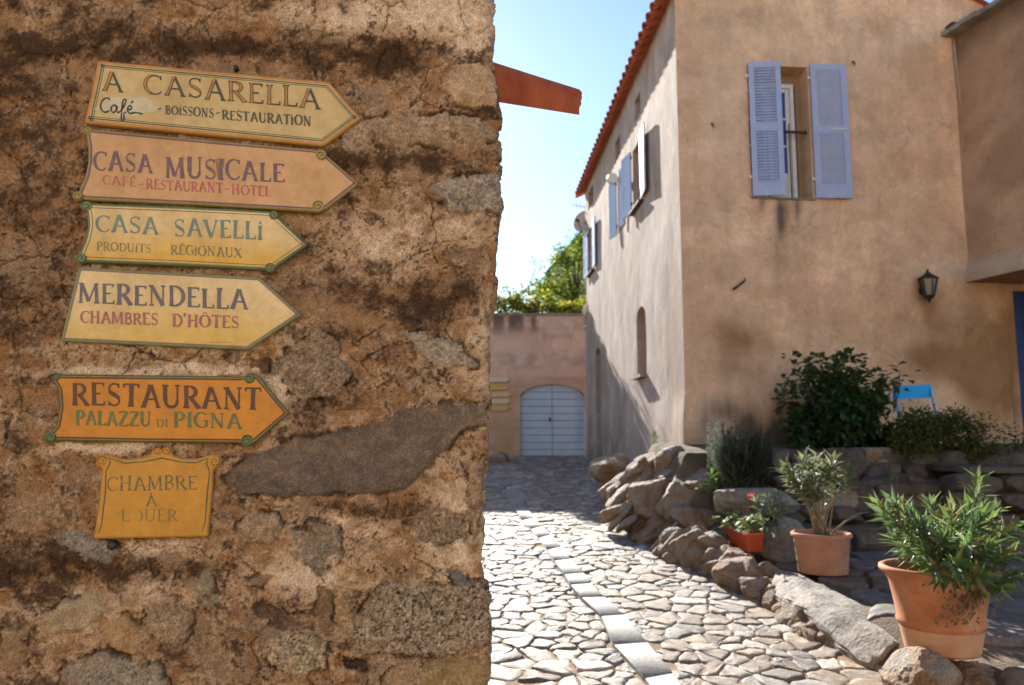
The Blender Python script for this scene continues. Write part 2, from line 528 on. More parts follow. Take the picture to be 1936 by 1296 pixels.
def cobbles(mb, x0, x1, y0, y1, dx, dy, keep, zf, seed, hgt=0.028, gap=0.02, pal=None, clip=None):
    rnd = random.Random(seed)
    nx = int((x1 - x0) / dx); ny = int((y1 - y0) / dy)
    S = {}
    for j in range(ny):
        for i in range(nx):
            S[i, j] = (x0 + (i + 0.5 + 0.5 * (j % 2) + rnd.uniform(-.42, .42)) * dx, y0 + (j + 0.5 + rnd.uniform(-.40, .40)) * dy)
    # drop some seeds so that neighbours grow bigger
    dead = set(k for k in S if rnd.random() < 0.26)
    for (i, j), (cx, cy) in S.items():
        if (i, j) in dead or not keep(cx, cy): continue
        poly = [(cx - dx * 1.3, cy - dy * 1.3), (cx + dx * 1.3, cy - dy * 1.3), (cx + dx * 1.3, cy + dy * 1.3), (cx - dx * 1.3, cy + dy * 1.3)]
        for a in range(-3, 4):
            for b in range(-3, 4):
                if (a, b) == (0, 0) or (i + a, j + b) not in S or (i + a, j + b) in dead: continue
                qx, qy = S[i + a, j + b]
                poly = clip_half(poly, ((cx + qx) / 2, (cy + qy) / 2), (qx - cx, qy - cy))
                if len(poly) < 3: break
            if len(poly) < 3: break
        if clip is not None and len(poly) >= 3: poly = clip(poly, cx, cy)
        if len(poly) < 3: continue
        P = np.array(poly)
        c = P.mean(0)
        # round the corners (one Chaikin pass), then wobble
        Q = []
        for k in range(len(P)):
            a = P[k]; b = P[(k + 1) % len(P)]
            Q.append(a * 0.86 + b * 0.14); Q.append(a * 0.14 + b * 0.86)
            if np.linalg.norm(b - a) > 0.1: Q.insert(-1, a * .5 + b * .5 + np.array([rnd.uniform(-.012, .012), rnd.uniform(-.012, .012)]))
        P = np.array(Q)
        r = np.linalg.norm(P - c, axis=1, keepdims=True) + 1e-6
        rm = r.mean()
        if rm < 0.04: continue
        g1 = gap * rnd.uniform(0.5, 1.5)
        rings = []
        tx, ty = rnd.uniform(-.05, .05), rnd.uniform(-.05, .05)
        hh = hgt * rnd.uniform(0.65, 1.4)
        for ins, zz in ((g1 * 0.6, -0.03), (g1 * 0.8, hh * 0.70), (g1 + 0.007, hh * 0.98), (g1 + 0.30 * rm, hh * 1.0)):
            R = c + (P - c) * np.clip(1 - ins / r, 0.08, 1)
            z = zf(R[:, 0], R[:, 1]) + zz + (R[:, 0] - c[0]) * tx + (R[:, 1] - c[1]) * ty
            if zz > 0.01:
                z = z + np.array([rnd.uniform(-.006, .004) for _ in R])
            rings.append(np.column_stack([R, z]))
        n = len(P)
        V = np.vstack(rings + [[[c[0], c[1], float(zf(c[0], c[1])) + hh * 1.02]]])
        Fc = []
        for q in range(3):
            for k in range(n):
                Fc.append((q * n + k, q * n + (k + 1) % n, (q + 1) * n + (k + 1) % n, (q + 1) * n + k))
        for k in range(n): Fc.append((3 * n + k, 3 * n + (k + 1) % n, 4 * n))
        col = np.array(rnd.choice(pal)) * rnd.uniform(0.62, 1.15)
        mb.add(V, Fc, col)


# slab line running along the street
SLE = [((1262, 1360), (1318, 1350)), ((1217, 1291), (1274, 1281)), ((1158, 1227), (1224, 1222)), ((1136, 1172), (1180, 1169)), ((1098, 1136), (1144, 1135)),
       ((1077, 1112), (1118, 1109)), ((1066, 1092), (1105, 1089)), ((1047, 1066), (1080, 1062)), ((1035, 1045), (1062, 1039)),
       ((1018, 1022), (1043, 1016)), ((1003, 1005), (1026, 1000)), ((988, 988), (1010, 984)), ((973, 966), (996, 962)), ((960, 947), (984, 944)), ((948, 930), (972, 926))]
SLW = [(on_street(*a), on_street(*b)) for a, b in SLE]
SL_Y = np.array([(a[1] + b[1]) / 2 for a, b in SLW])
SL_A = np.array([a[0] for a, b in SLW]); SL_B = np.array([b[0] for a, b in SLW])


def in_slab(x, y):
    if y < SL_Y[0] - 1 or y > SL_Y[-1]: return False
    return np.interp(y, SL_Y, SL_A) + 0.03 < x < np.interp(y, SL_Y, SL_B) - 0.03


PAL = [(0.40, 0.34, 0.28), (0.46, 0.41, 0.36), (0.36, 0.325, 0.295), (0.42, 0.33, 0.25), (0.33, 0.315, 0.31), (0.52, 0.48, 0.43), (0.34, 0.27, 0.21)]
def slab_clip(poly, cx, cy):
    if cy < SL_Y[0] - 1 or cy > SL_Y[-1] + .1: return poly
    a = np.interp(cy, SL_Y, SL_A); b = np.interp(cy, SL_Y, SL_B)
    if cx < (a + b) / 2:
        a2 = np.interp(cy + .3, SL_Y, SL_A); m_ = (a2 - a) / .3
        return clip_half(poly, (a, cy), (1, -m_))
    b2 = np.interp(cy + .3, SL_Y, SL_B); m_ = (b2 - b) / .3
    return clip_half(poly, (b, cy), (-1, m_))


cb = MB()
cobbles(cb, -1.6, 3.6, 3.4, 20.0, 0.16, 0.14, lambda x, y: x < float(kerb_x(y)) + 0.05 and not in_slab(x, y), lambda X, Y: street_z(Y), 5, hgt=0.021, gap=0.010, pal=PAL, clip=slab_clip)
# slabs
rnd = random.Random(4)
for i in range(len(SLW) - 1):
    a0, b0 = SLW[i]; a1, b1 = SLW[i + 1]
    q = [a0, b0, b1, a1]
    c = sum(q) / 4
    rings = []
    for ins, zz in ((0.005, -0.03), (0.008, 0.022), (0.02, 0.032)):
        rings += [p + (c - p) / np.linalg.norm(c - p) * ins + ZZ * zz for p in q]
    rings.append(c + ZZ * 0.033)
    Fc = [(r * 4 + k, r * 4 + (k + 1) % 4, (r + 1) * 4 + (k + 1) % 4, (r + 1) * 4 + k) for r in range(2) for k in range(4)]
    Fc += [(8 + k, 8 + (k + 1) % 4, 12) for k in range(4)]
    cb.add(rings, Fc, np.array([0.40, 0.395, 0.385]) * rnd.uniform(0.8, 1.1))
tag(cb.build('street', M['cobble'], auto=50), kind='structure')

# terrace: heightfield + flat stones on it
g = MB()
nx, ny = 150, 190
ux = np.linspace(0, 1, nx); gy = np.linspace(2.0, 11.6, ny)
GX = np.zeros((ny, nx)); GY = np.zeros((ny, nx))
for j, y in enumerate(gy):
    a = float(kerb_x(y)) - 0.02
    GX[j] = a + ux ** 1.6 * (13 - a); GY[j] = y
GZ = terr_z(GX, GY) + 0.05 * (fbm2(GX * 3, GY * 3, 8) - 0.5)
g.add(np.stack([GX.ravel(), GY.ravel(), GZ.ravel()], 1),
      [(j * nx + i, j * nx + i + 1, (j + 1) * nx + i + 1, (j + 1) * nx + i) for j in range(ny - 1) for i in range(nx - 1)])
tag(g.build('terrace', M['earth'], smooth=True), kind='structure')
PAL2 = [(0.19, 0.17, 0.155), (0.23, 0.20, 0.17), (0.16, 0.15, 0.145), (0.22, 0.165, 0.12)]  # terrace stone tones, with the garden's shade darkened into them
cb = MB()
cobbles(cb, 1.6, 8.0, 3.2, 8.0, 0.34, 0.27, lambda x, y: x > float(kerb_x(y)) + 0.55, terr_z, 15, hgt=0.035, gap=0.026, pal=PAL2)
tag(cb.build('terrace_paving', M['cobble'], auto=50), kind='structure')


# ================================================================== facade builder
def resample(poly, step):
    out = []
    for i in range(len(poly)):
        a = np.array(poly[i], float); b = np.array(poly[(i + 1) % len(poly)], float)
        n = max(1, int(round(np.linalg.norm(b - a) / step)))
        for k in range(n): out.append(tuple(a + (b - a) * k / n))
    return out


def facade(name, P0, U, N, outer, holes, step, mat, parent, colfn, dispfn, depth=0.25, depths=None):
    P0 = np.asarray(P0, float); U = np.asarray(U, float); N = np.asarray(N, float)
    loops = [resample(outer, step)] + [resample(h, step * 0.7) for h in holes]
    pts = []; edges = []
    for lp in loops:
        k = len(pts); pts += lp
        edges += [(k + i, k + (i + 1) % len(lp)) for i in range(len(lp))]
    oa = np.array(outer)
    u0, z0 = oa.min(0); u1, z1 = oa.max(0)
    gu, gz = np.meshgrid(np.arange(u0 + step * .5, u1, step), np.arange(z0 + step * .5, z1, step))
    gu = gu.ravel() + step * 0.1 * np.sin(gz.ravel() * 91); gz = gz.ravel()
    ok = poly_sdf(gu, gz, outer) < -step * 0.4
    for h in holes: ok &= poly_sdf(gu, gz, h) > step * 0.4
    pts += list(zip(gu[ok], gz[ok]))
    vv, ee, ff, *_ = delaunay_2d_cdt([Vector(p) for p in pts], edges, [], 0, 1e-6)
    A = np.array([tuple(v) for v in vv])
    T = np.array(ff)
    cen = A[T].mean(1)
    k = poly_sdf(cen[:, 0], cen[:, 1], outer) < 0
    for h in holes: k &= poly_sdf(cen[:, 0], cen[:, 1], h) > 0
    T = T[k]
    pos = P0 + A[:, :1] * U + A[:, 1:] * ZZ
    d = dispfn(A[:, 0], A[:, 1])
    pos = pos + (d[:, None] * N if d.ndim == 1 else d)
    # make triangles face outward
    n0 = np.cross(pos[T[0, 1]] - pos[T[0, 0]], pos[T[0, 2]] - pos[T[0, 0]])
    if n0 @ N < 0: T = T[:, ::-1]
    C = colfn(A[:, 0], A[:, 1], pos)
    mb = MB()
    mb.add(pos, [tuple(t) for t in T], C)
    for hi, h in enumerate(holes):
        lp = np.array(loops[1 + hi])
        dd = dispfn(lp[:, 0], lp[:, 1])
        a = P0 + lp[:, :1] * U + lp[:, 1:] * ZZ + (dd[:, None] * N if dd.ndim == 1 else dd)
        b = P0 + lp[:, :1] * U + lp[:, 1:] * ZZ - N * (depths[hi] if depths else depth)
        n = len(lp)
        cc = colfn(lp[:, 0], lp[:, 1], a)
        mb.add(np.vstack([a, b]), [(i, (i + 1) % n, n + (i + 1) % n, n + i) for i in range(n)], np.vstack([cc, cc]))
    return mb.build(name, mat, parent, auto=40)


def plane_uz(px, py, P0, U, N):
    P = on_plane(px, py, P0, N)
    return float((P - P0) @ U), float(P[2])


def arch_poly(u0, u1, z0, zs, rise, n=10):
    """opening: straight jambs up to zs, segmental arch of given rise"""
    p = [(u0, z0), (u1, z0), (u1, zs)]
    for i in range(1, n):
        t = math.pi * i / n
        p.append(((u0 + u1) / 2 + (u1 - u0) / 2 * math.cos(t), zs + rise * math.sin(t)))
    p.append((u0, zs))
    return p


# ================================================================== SIGN WALL (the stone house on the left)
WD = np.array([0.970, 0.242, 0]); WD /= np.linalg.norm(WD)
WN = np.array([WD[1], -WD[0], 0])
W0 = at_y(935, 826, 2.5); W0[2] = 0


def wsz(px, py):
    P = on_plane(px, py, W0, WN)
    return float((P - W0) @ WD), float(P[2])


def wpt(s, z, off=0.0):
    return W0 + s * WD + z * ZZ + off * WN


house1 = thing('stone_house', 'old rubble stone house with stained plaster at the left, carrying the painted arrow signs', 'house', wpt(-1.0, -0.1))

EDGE = [(940, -300), (940, 0), (941, 60), (938, 100), (942, 135), (949, 170), (955, 215), (953, 260), (954, 330), (958, 385), (955, 440), (952, 500), (947, 560), (944, 585), (935, 605), (932, 640), (935, 700), (935, 760),
        (929, 810), (928, 850), (926, 900), (925, 960), (921, 1010), (921, 1060), (930, 1105), (934, 1140), (933, 1200), (931, 1296), (930, 1500)]
ES = np.array([wsz(*p) for p in EDGE])
eo = np.argsort(ES[:, 1])
EZ = ES[eo, 1]; EX = ES[eo, 0]

STONES = [  # polygon in wall marks, colour, height (m), speckle
    ([(425, 905), (470, 862), (560, 832), (650, 815), (720, 795), (790, 770), (926, 758), (925, 800), (885, 812), (850, 845), (815, 885), (765, 925), (640, 933), (530, 938), (450, 940)], (0.15, 0.122, 0.102), 0.012, 0.2),
    ([(655, 1215), (680, 1150), (705, 1115), (745, 1095), (830, 1105), (932, 1098), (934, 1215), (860, 1240), (770, 1245), (690, 1232)], (0.25, 0.205, 0.155), 0.014, 0.9),
    ([(808, 357), (850, 333), (900, 328), (950, 322), (952, 402), (880, 398), (835, 388)], (0.31, 0.27, 0.235), 0.010, 0.5),
    ([(762, 632), (800, 622), (860, 648), (905, 688), (880, 700), (830, 692), (795, 672)], (0.33, 0.29, 0.24), 0.012, 0.4),
    ([(512, 700), (552, 655), (602, 625), (640, 648), (672, 722), (625, 752), (560, 752)], (0.26, 0.20, 0.15), 0.008, 0.6),
    ([(640, 232), (720, 222), (820, 215), (900, 214), (935, 262), (880, 283), (790, 272), (700, 272), (645, 280)], (0.36, 0.28, 0.20), 0.010, 0.4),
    ([(446, 992), (470, 970), (520, 968), (533, 995), (505, 1026), (462, 1022)], (0.37, 0.28, 0.195), 0.012, 0.3),
    ([(370, 1092), (385, 1079), (400, 1090), (413, 1130), (407, 1150), (378, 1155)], (0.26, 0.25, 0.19), 0.010, 0.3),
    ([(455, 1096), (490, 1083), (522, 1086), (500, 1106), (462, 1108)], (0.28, 0.20, 0.14), 0.010, 0.2),
    ([(548, 1012), (588, 985), (640, 1000), (648, 1040), (602, 1082), (560, 1062)], (0.23, 0.20, 0.165), 0.004, 0.5),
    ([(512, 1208), (565, 1200), (622, 1206), (615, 1265), (562, 1282), (508, 1262)], (0.34, 0.28, 0.20), 0.010, 0.8),
    ([(70, 1165), (120, 1135), (200, 1122), (207, 1160), (155, 1190), (85, 1202)], (0.40, 0.32, 0.22), 0.012, 0.2),
    ([(195, 1185), (240, 1165), (272, 1200), (262, 1240), (212, 1232)], (0.40, 0.27, 0.15), 0.010, 0.2),
    ([(120, 1262), (200, 1230), (300, 1250), (325, 1310), (110, 1310)], (0.28, 0.25, 0.21), 0.014, 0.5),
    ([(280, 1145), (330, 1128), (372, 1160), (362, 1212), (305, 1232), (272, 1185)], (0.30, 0.23, 0.16), 0.008, 0.5),
    ([(95, 1012), (150, 1000), (215, 1028), (205, 1062), (160, 1066)], (0.26, 0.235, 0.205), 0.006, 0.5),
    ([(790, 1262), (860, 1245), (935, 1238), (935, 1320), (785, 1320)], (0.30, 0.23, 0.12), 0.010, 0.3),
    ([(470, 1150), (500, 1135), (548, 1170), (590, 1160), (598, 1195), (540, 1200)], (0.13, 0.085, 0.07), -0.012, 0.3),
    ([(602, 1115), (625, 1115), (628, 1200), (602, 1198)], (0.22, 0.145, 0.09), 0.0, 0.2),
    ([(645, 1242), (690, 1245), (690, 1268), (650, 1272)], (0.07, 0.045, 0.035), -0.02, 0.1),
    ([(742, 1262), (785, 1255), (780, 1320), (700, 1320)], (0.34, 0.24, 0.16), 0.006, 0.3),
    ([(846, 1082), (872, 1078), (885, 1095), (858, 1099)], (0.2, 0.19, 0.19), 0.008, 0.2),
    ([(470, 680), (505, 682), (500, 705), (470, 700)], (0.17, 0.09, 0.06), -0.008, 0.2),
    ([(880, 880), (915, 872), (922, 960), (905, 1010), (882, 985)], (0.30, 0.22, 0.15), 0.003, 0.5),
    ([(770, 985), (810, 955), (880, 975), (885, 1020), (800, 1030)], (0.25, 0.195, 0.14), -0.004, 0.6),
    ([(860, 120), (905, 118), (945, 150), (940, 200), (870, 195), (842, 165)], (0.46, 0.34, 0.23), 0.008, 0.2),
    ([(0, 1190), (50, 1200), (60, 1260), (0, 1290)], (0.30, 0.21, 0.13), 0.008, 0.3),
]
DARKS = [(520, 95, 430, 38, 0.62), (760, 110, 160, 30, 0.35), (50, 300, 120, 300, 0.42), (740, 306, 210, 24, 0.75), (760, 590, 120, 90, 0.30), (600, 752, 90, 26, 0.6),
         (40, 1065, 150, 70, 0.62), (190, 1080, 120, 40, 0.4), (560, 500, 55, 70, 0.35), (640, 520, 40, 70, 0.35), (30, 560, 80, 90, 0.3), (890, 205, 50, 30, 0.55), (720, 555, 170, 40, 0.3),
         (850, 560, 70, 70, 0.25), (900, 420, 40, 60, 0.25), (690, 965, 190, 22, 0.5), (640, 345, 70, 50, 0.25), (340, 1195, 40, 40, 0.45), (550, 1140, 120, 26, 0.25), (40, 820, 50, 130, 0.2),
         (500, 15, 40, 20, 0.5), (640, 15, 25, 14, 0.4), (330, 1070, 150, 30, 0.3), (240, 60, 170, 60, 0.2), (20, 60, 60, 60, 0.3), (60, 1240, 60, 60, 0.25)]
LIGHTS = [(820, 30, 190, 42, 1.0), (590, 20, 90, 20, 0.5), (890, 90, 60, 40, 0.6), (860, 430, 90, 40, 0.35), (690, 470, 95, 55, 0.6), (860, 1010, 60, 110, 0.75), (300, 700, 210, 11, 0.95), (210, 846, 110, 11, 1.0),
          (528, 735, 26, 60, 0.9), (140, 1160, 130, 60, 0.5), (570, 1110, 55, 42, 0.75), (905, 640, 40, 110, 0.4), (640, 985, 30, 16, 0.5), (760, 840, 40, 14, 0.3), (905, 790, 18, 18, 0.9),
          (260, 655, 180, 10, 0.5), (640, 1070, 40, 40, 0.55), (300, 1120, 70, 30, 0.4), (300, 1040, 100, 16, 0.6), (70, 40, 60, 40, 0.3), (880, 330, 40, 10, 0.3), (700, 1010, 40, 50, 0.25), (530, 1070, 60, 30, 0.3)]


def wall_paint(px, py):
    wx = 26 * (fbm2(px / 70, py / 70, 21) - 0.5) + 12 * (fbm2(px / 18, py / 18, 22) - 0.5)
    wy = 26 * (fbm2(px / 70 + 9, py / 70, 23) - 0.5) + 12 * (fbm2(px / 18, py / 18 + 5, 24) - 0.5)
    X = px + wx; Y = py + wy
    n1 = fbm2(px / 190, py / 160, 31, 4); n2 = fbm2(px / 55, py / 42, 32, 5, 0.6); n3 = fbm2(px / 15, py / 13, 33, 4, 0.65); n4 = fbm2(px / 5, py / 5, 34, 3, 0.7)
    n5 = fbm2(px / 28, py / 24, 35, 5, 0.65)
    C = np.tile(np.array([0.40, 0.245, 0.130]), (len(px), 1))
    C = mixc(C, (0.34, 0.175, 0.072), sst(0.44, 0.64, n1 * 0.6 + n2 * 0.4) * 0.7)
    C = mixc(C, (0.36, 0.275, 0.195), sst(0.52, 0.68, fbm2(px / 80, py / 60, 37, 4, .6)) * 0.65)
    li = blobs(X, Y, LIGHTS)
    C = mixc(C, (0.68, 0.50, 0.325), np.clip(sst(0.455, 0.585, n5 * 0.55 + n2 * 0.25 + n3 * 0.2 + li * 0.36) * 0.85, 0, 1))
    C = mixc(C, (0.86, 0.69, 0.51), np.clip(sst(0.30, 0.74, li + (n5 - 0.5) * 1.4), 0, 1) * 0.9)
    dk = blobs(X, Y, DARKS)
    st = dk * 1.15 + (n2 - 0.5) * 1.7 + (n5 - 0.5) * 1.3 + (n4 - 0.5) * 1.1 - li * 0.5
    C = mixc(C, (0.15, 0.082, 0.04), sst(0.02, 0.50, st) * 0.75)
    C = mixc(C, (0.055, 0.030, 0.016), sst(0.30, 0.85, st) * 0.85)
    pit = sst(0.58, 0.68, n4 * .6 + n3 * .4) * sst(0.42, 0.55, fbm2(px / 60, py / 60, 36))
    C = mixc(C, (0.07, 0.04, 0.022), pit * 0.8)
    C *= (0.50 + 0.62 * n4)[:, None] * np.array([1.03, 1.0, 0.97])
    H = 0.014 * (fbm2(px / 120, py / 120, 41, 3) - 0.5) + 0.010 * (n3 - 0.5) + 0.008 * (n5 - .5) + 0.005 * (n4 - 0.5) - 0.004 * pit
    # plaster skin that has flaked off in places
    fl = n2 * 0.6 + fbm2(px / 90, py / 90, 44) * 0.4 + li * 0.12
    H = H + 0.009 * sst(0.487, 0.500, fl) - 0.005
    # cracks
    f1, f2, cid = vor2(X / 120, Y / 95, 51)
    cr = (1 - sst(0.0, 0.022, f2 - f1)) * sst(0.45, 0.62, fbm2(px / 90, py / 90, 52))
    H = H - 0.014 * cr
    C = mixc(C, (0.08, 0.05, 0.032), cr * 0.6)
    for poly, col, hh, spk in STONES:
        bx = [p[0] for p in poly]; by = [p[1] for p in poly]
        k = (X > min(bx) - 30) & (X < max(bx) + 30) & (Y > min(by) - 30) & (Y < max(by) + 30)
        if not k.any(): continue
        d = poly_sdf(X[k] * 0.6 + px[k] * 0.4, Y[k] * 0.6 + py[k] * 0.4, poly) + (n5[k] - 0.5) * (17 if spk < 0.25 else 26)
        ins = 1 - sst(-1.6, 1.6, d + (n3[k] - 0.5) * 9 + (n4[k] - .5) * 4)
        rim = np.exp(-((d - 2 + (n3[k] - .5) * 8) / 2.6) ** 2) * sst(0.5, 0.75, vn2(px[k] / 30, py[k] / 30, 61))
        q = np.array(col)[None] * np.array([1.06, 1.0, 0.90]) * (0.50 + 1.0 * (n2[k] * .3 + n5[k] * .4 + n3[k] * .3))[:, None]
        g = vn2(px[k] / 2.4, py[k] / 2.4, 62) * 0.6 + vn2(px[k] / 5, py[k] / 5, 63) * 0.4
        q = q * (1 + spk * 3.0 * (g - 0.5))[:, None]
        q = mixc(q, (0.30, 0.19, 0.11), sst(0.56, 0.72, n2[k]) * (0.2 if spk < 0.25 else 0.45))
        keep = np.clip(ins - (0.25 if spk < 0.25 else 0.8) * sst(0.6, 0.72, n2[k] * 0.5 + n3[k] * 0.5 + 0.12 * np.exp(d / 14)), 0, 1)
        C[k] = C[k] * (1 - keep[:, None]) + q * keep[:, None]
        C[k] = mixc(C[k], (0.05, 0.032, 0.02), rim * 0.7)
        H[k] = H[k] * (1 - 0.6 * ins) + hh * 1.2 * ins * (1 - np.exp(d.clip(-60, 0) / 6)) + 0.004 * (n2[k] - .5) * ins - 0.016 * rim
    return np.clip(C, 0.015, 0.85), H


R_C = 0.045
zrows = np.concatenate([np.arange(-0.15, 0.35, 0.05), np.arange(0.35, 3.12, 0.0034), np.arange(3.13, 4.3, 0.012)])
SMIN = -1.75
tcols = np.concatenate([np.linspace(-4.5, SMIN, 30)[:-1], np.linspace(SMIN, -R_C, 560)])
SD = np.array([-math.sin(math.radians(11)), math.cos(math.radians(11)), 0])   # side wall runs back this way
SNR = np.array([SD[1], -SD[0], 0])
arc = np.linspace(0, 1, 12)[1:]
back = np.concatenate([np.linspace(0.004, 0.4, 60), np.linspace(0.45, 6.0, 60)])
nz_, nf = len(zrows), len(tcols)
sE = np.interp(zrows, EZ, EX)
sm = np.minimum(1, 1)
rows = []
norms = []
SRC = []
for j, z in enumerate(zrows):
    e = sE[j]
    ft = np.where(tcols > SMIN, SMIN + (tcols - SMIN) / (-R_C - SMIN) * (e - R_C - SMIN), tcols)
    P = W0[None] + ft[:, None] * WD + z * ZZ
    Nn = np.tile(WN, (nf, 1))
    c0 = W0 + (e - R_C) * WD + z * ZZ - WN * R_C
    th = arc[:, None]
    nn = WN * np.cos(th * math.pi / 2) + WD * np.sin(th * math.pi / 2)
    Pa = c0 + nn * R_C
    bd = back[:, None]
    Pb = c0 + WD * R_C + SD * bd
    rows.append(np.vstack([P, Pa, Pb])); norms.append(np.vstack([Nn, nn, np.tile(WD, (len(back), 1))]))
    fs = np.concatenate([ft, e - R_C + R_C * 1.5 * arc, e + R_C * .5 + back])
    SRC.append(np.column_stack([fs, np.full(len(fs), z)]))
PP = np.vstack(rows); NN = np.vstack(norms); SRC = np.vstack(SRC)
fl = W0[None] + np.clip(SRC[:, :1], -9, 9) * WD + SRC[:, 1:] * ZZ
# colour marks are taken on a fixed wall scale so that the pattern is tied to the wall
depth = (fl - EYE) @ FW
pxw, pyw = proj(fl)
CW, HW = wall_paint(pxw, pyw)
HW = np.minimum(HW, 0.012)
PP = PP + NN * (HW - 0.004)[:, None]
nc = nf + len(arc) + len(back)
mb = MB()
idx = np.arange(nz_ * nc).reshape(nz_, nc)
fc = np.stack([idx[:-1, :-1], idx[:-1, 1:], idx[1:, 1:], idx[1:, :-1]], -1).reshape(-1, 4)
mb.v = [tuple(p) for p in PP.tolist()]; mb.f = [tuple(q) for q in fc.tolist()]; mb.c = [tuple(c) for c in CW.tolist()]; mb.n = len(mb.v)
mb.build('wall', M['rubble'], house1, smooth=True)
# back walls and roof, so that the house is a closed volume
p_a = wpt(-4.5, 0); p_b = p_a + SD * 6.0; p_c = wpt(-0.1, 0) + SD * 6.0
mb = MB()
for a, b in ((p_b, p_a), (p_c, p_b)):
    mb.add([a - ZZ * .15, b - ZZ * .15, b + ZZ * 4.2, a + ZZ * 4.2], [(0, 1, 2, 3)], (0.46, 0.3, 0.17))
mb.build('rear_wall', M['plaster'], house1)


def canal_roof(mb, E0, U, S, length, run, spacing=0.2, rad=0.082, seg=0.42):
    """rows of half-round clay tiles; E0 eave start, U along the eave, S up the slope (unit)"""
    U = np.asarray(U, float); S = np.asarray(S, float)
    Nn = np.cross(U, S); Nn /= np.linalg.norm(Nn)
    if Nn[2] < 0: Nn = -Nn
    n = int(length / spacing)
    rnd = random.Random(3)
    for i in range(n + 1):
        for kind in (0, 1):
            x = (i + 0.5 * kind) * spacing
            k = 0; s = 0.0
            while s < run:
                s1 = min(s + seg, run)
                V = []; m = 9
                jit = rnd.uniform(-.008, .008)
                for e, (ss, rr) in enumerate(((s, rad * 1.0), (s1 + 0.04, rad * 0.88))):
                    for q in range(m):
                        t = math.pi * q / (m - 1)
                        if kind == 0:
                            off = U * (rr * math.cos(t)) + Nn * (rr * math.sin(t) * 0.85 + 0.028)
                        else:
                            off = U * (rr * math.cos(t)) - Nn * (rr * math.sin(t) * 0.6 - 0.052)
                        V.append(np.asarray(E0) + U * (x + jit) + S * (ss + (rnd.uniform(-.012, .012) if s == 0 and e == 0 and q == 0 else 0)) + off + Nn * (0.02 * (1 - e)))
                V2 = [v - Nn * 0.014 for v in V]
                Fq = [(q, q + 1, m + q + 1, m + q) for q in range(m - 1)]
                Fq += [(2 * m + q + 1, 2 * m + q, 3 * m + q, 3 * m + q + 1) for q in range(m - 1)]
                Fq += [(q + 1, q, 2 * m + q, 2 * m + q + 1) for q in range(m - 1)]
                mb.add(V + V2, Fq)
                s = s1
                k += 1


mb = MB()
mb.box(wpt(-2.35, 4.25) + SD * 3.0, WD, np.cross(ZZ, WD), ZZ, 2.1, 2.9, 0.06)
mb.build('roof', M['roof_tile'], house1)

# clay gutter spout sticking out of the corner of the wall
sp0 = at_y(925, 168, 2.60); sp1 = at_y(1091, 203, 2.66)
ax = (sp1 - sp0); Ls = np.linalg.norm(ax); ax /= Ls
mb = MB()
sidev = np.cross(ax, ZZ); sidev /= np.linalg.norm(sidev)      # toward the viewer side (-Y)
if sidev[1] > 0: sidev = -sidev
upv = np.cross(sidev, ax); upv = upv if upv[2] > 0 else -upv
ns, m = 14, 13
Vo = []; Vi = []
rnd = random.Random(9)
for i in range(ns):
    t = i / (ns - 1)
    hh = lerp(0.080, 0.056, t)
    e = rnd.uniform(-.0015, .0015)
    for q in range(m):
        a = math.pi * q / (m - 1)
        # shallow half tile, hollow side up and away from the street
        a2 = math.radians(lerp(12, 118, q / (m - 1)))
        off = sidev * (math.sin(a2) * 0.085 - 0.03) + upv * (math.cos(a2) * 0.085 * hh / 0.058 - 0.01 + (e * 2 if q == 0 else 0))
        c = sp0 + ax * (Ls * t) + (ax * rnd.uniform(-.004, .004) if i == ns - 1 else 0)
        Vo.append(c + off); Vi.append(c + off * 0.84 - sidev * 0.012 + upv * 0.004)
Fq = [(i * m + q, i * m + q + 1, (i + 1) * m + q + 1, (i + 1) * m + q) for i in range(ns - 1) for q in range(m - 1)]
K = ns * m
Fq += [(K + i * m + q + 1, K + i * m + q, K + (i + 1) * m + q, K + (i + 1) * m + q + 1) for i in range(ns - 1) for q in range(m - 1)]
Fq += [((ns - 1) * m + q, (ns - 1) * m + q + 1, K + (ns - 1) * m + q + 1, K + (ns - 1) * m + q) for q in range(m - 1)]
for q in (0, m - 1):
    Fq += [(i * m + q, (i + 1) * m + q, K + (i + 1) * m + q, K + i * m + q) for i in range(ns - 1)]
mb.add(Vo + Vi, Fq)
mb.build('clay_spout', M['spout'], house1, auto=50)

# ================================================================== SIGNS
def offset_poly(P, d):
    P = np.asarray(P, float); n = len(P)
    A = 0.5 * sum(P[i][0] * P[(i + 1) % n][1] - P[(i + 1) % n][0] * P[i][1] for i in range(n))
    sg = 1 if A > 0 else -1
    out = []
    for i in range(n):
        a, b, c = P[i - 1], P[i], P[(i + 1) % n]
        e1 = (b - a) / (np.linalg.norm(b - a) + 1e-12); e2 = (c - b) / (np.linalg.norm(c - b) + 1e-12)
        n1 = np.array([-e1[1], e1[0]]) * sg; n2 = np.array([-e2[1], e2[0]]) * sg
        mm = n1 + n2; l = mm @ mm
        mm = mm / max(l, 0.5) * 2 if l > 1e-9 else n1
        out.append(b + mm * d)
    return np.array(out)


def tri_fill(P):
    vv, ee, ff, *_ = delaunay_2d_cdt([Vector(p) for p in P], [(i, (i + 1) % len(P)) for i in range(len(P))], [], 1, 1e-7)
    return [tuple(v) for v in vv], [tuple(f) for f in ff]


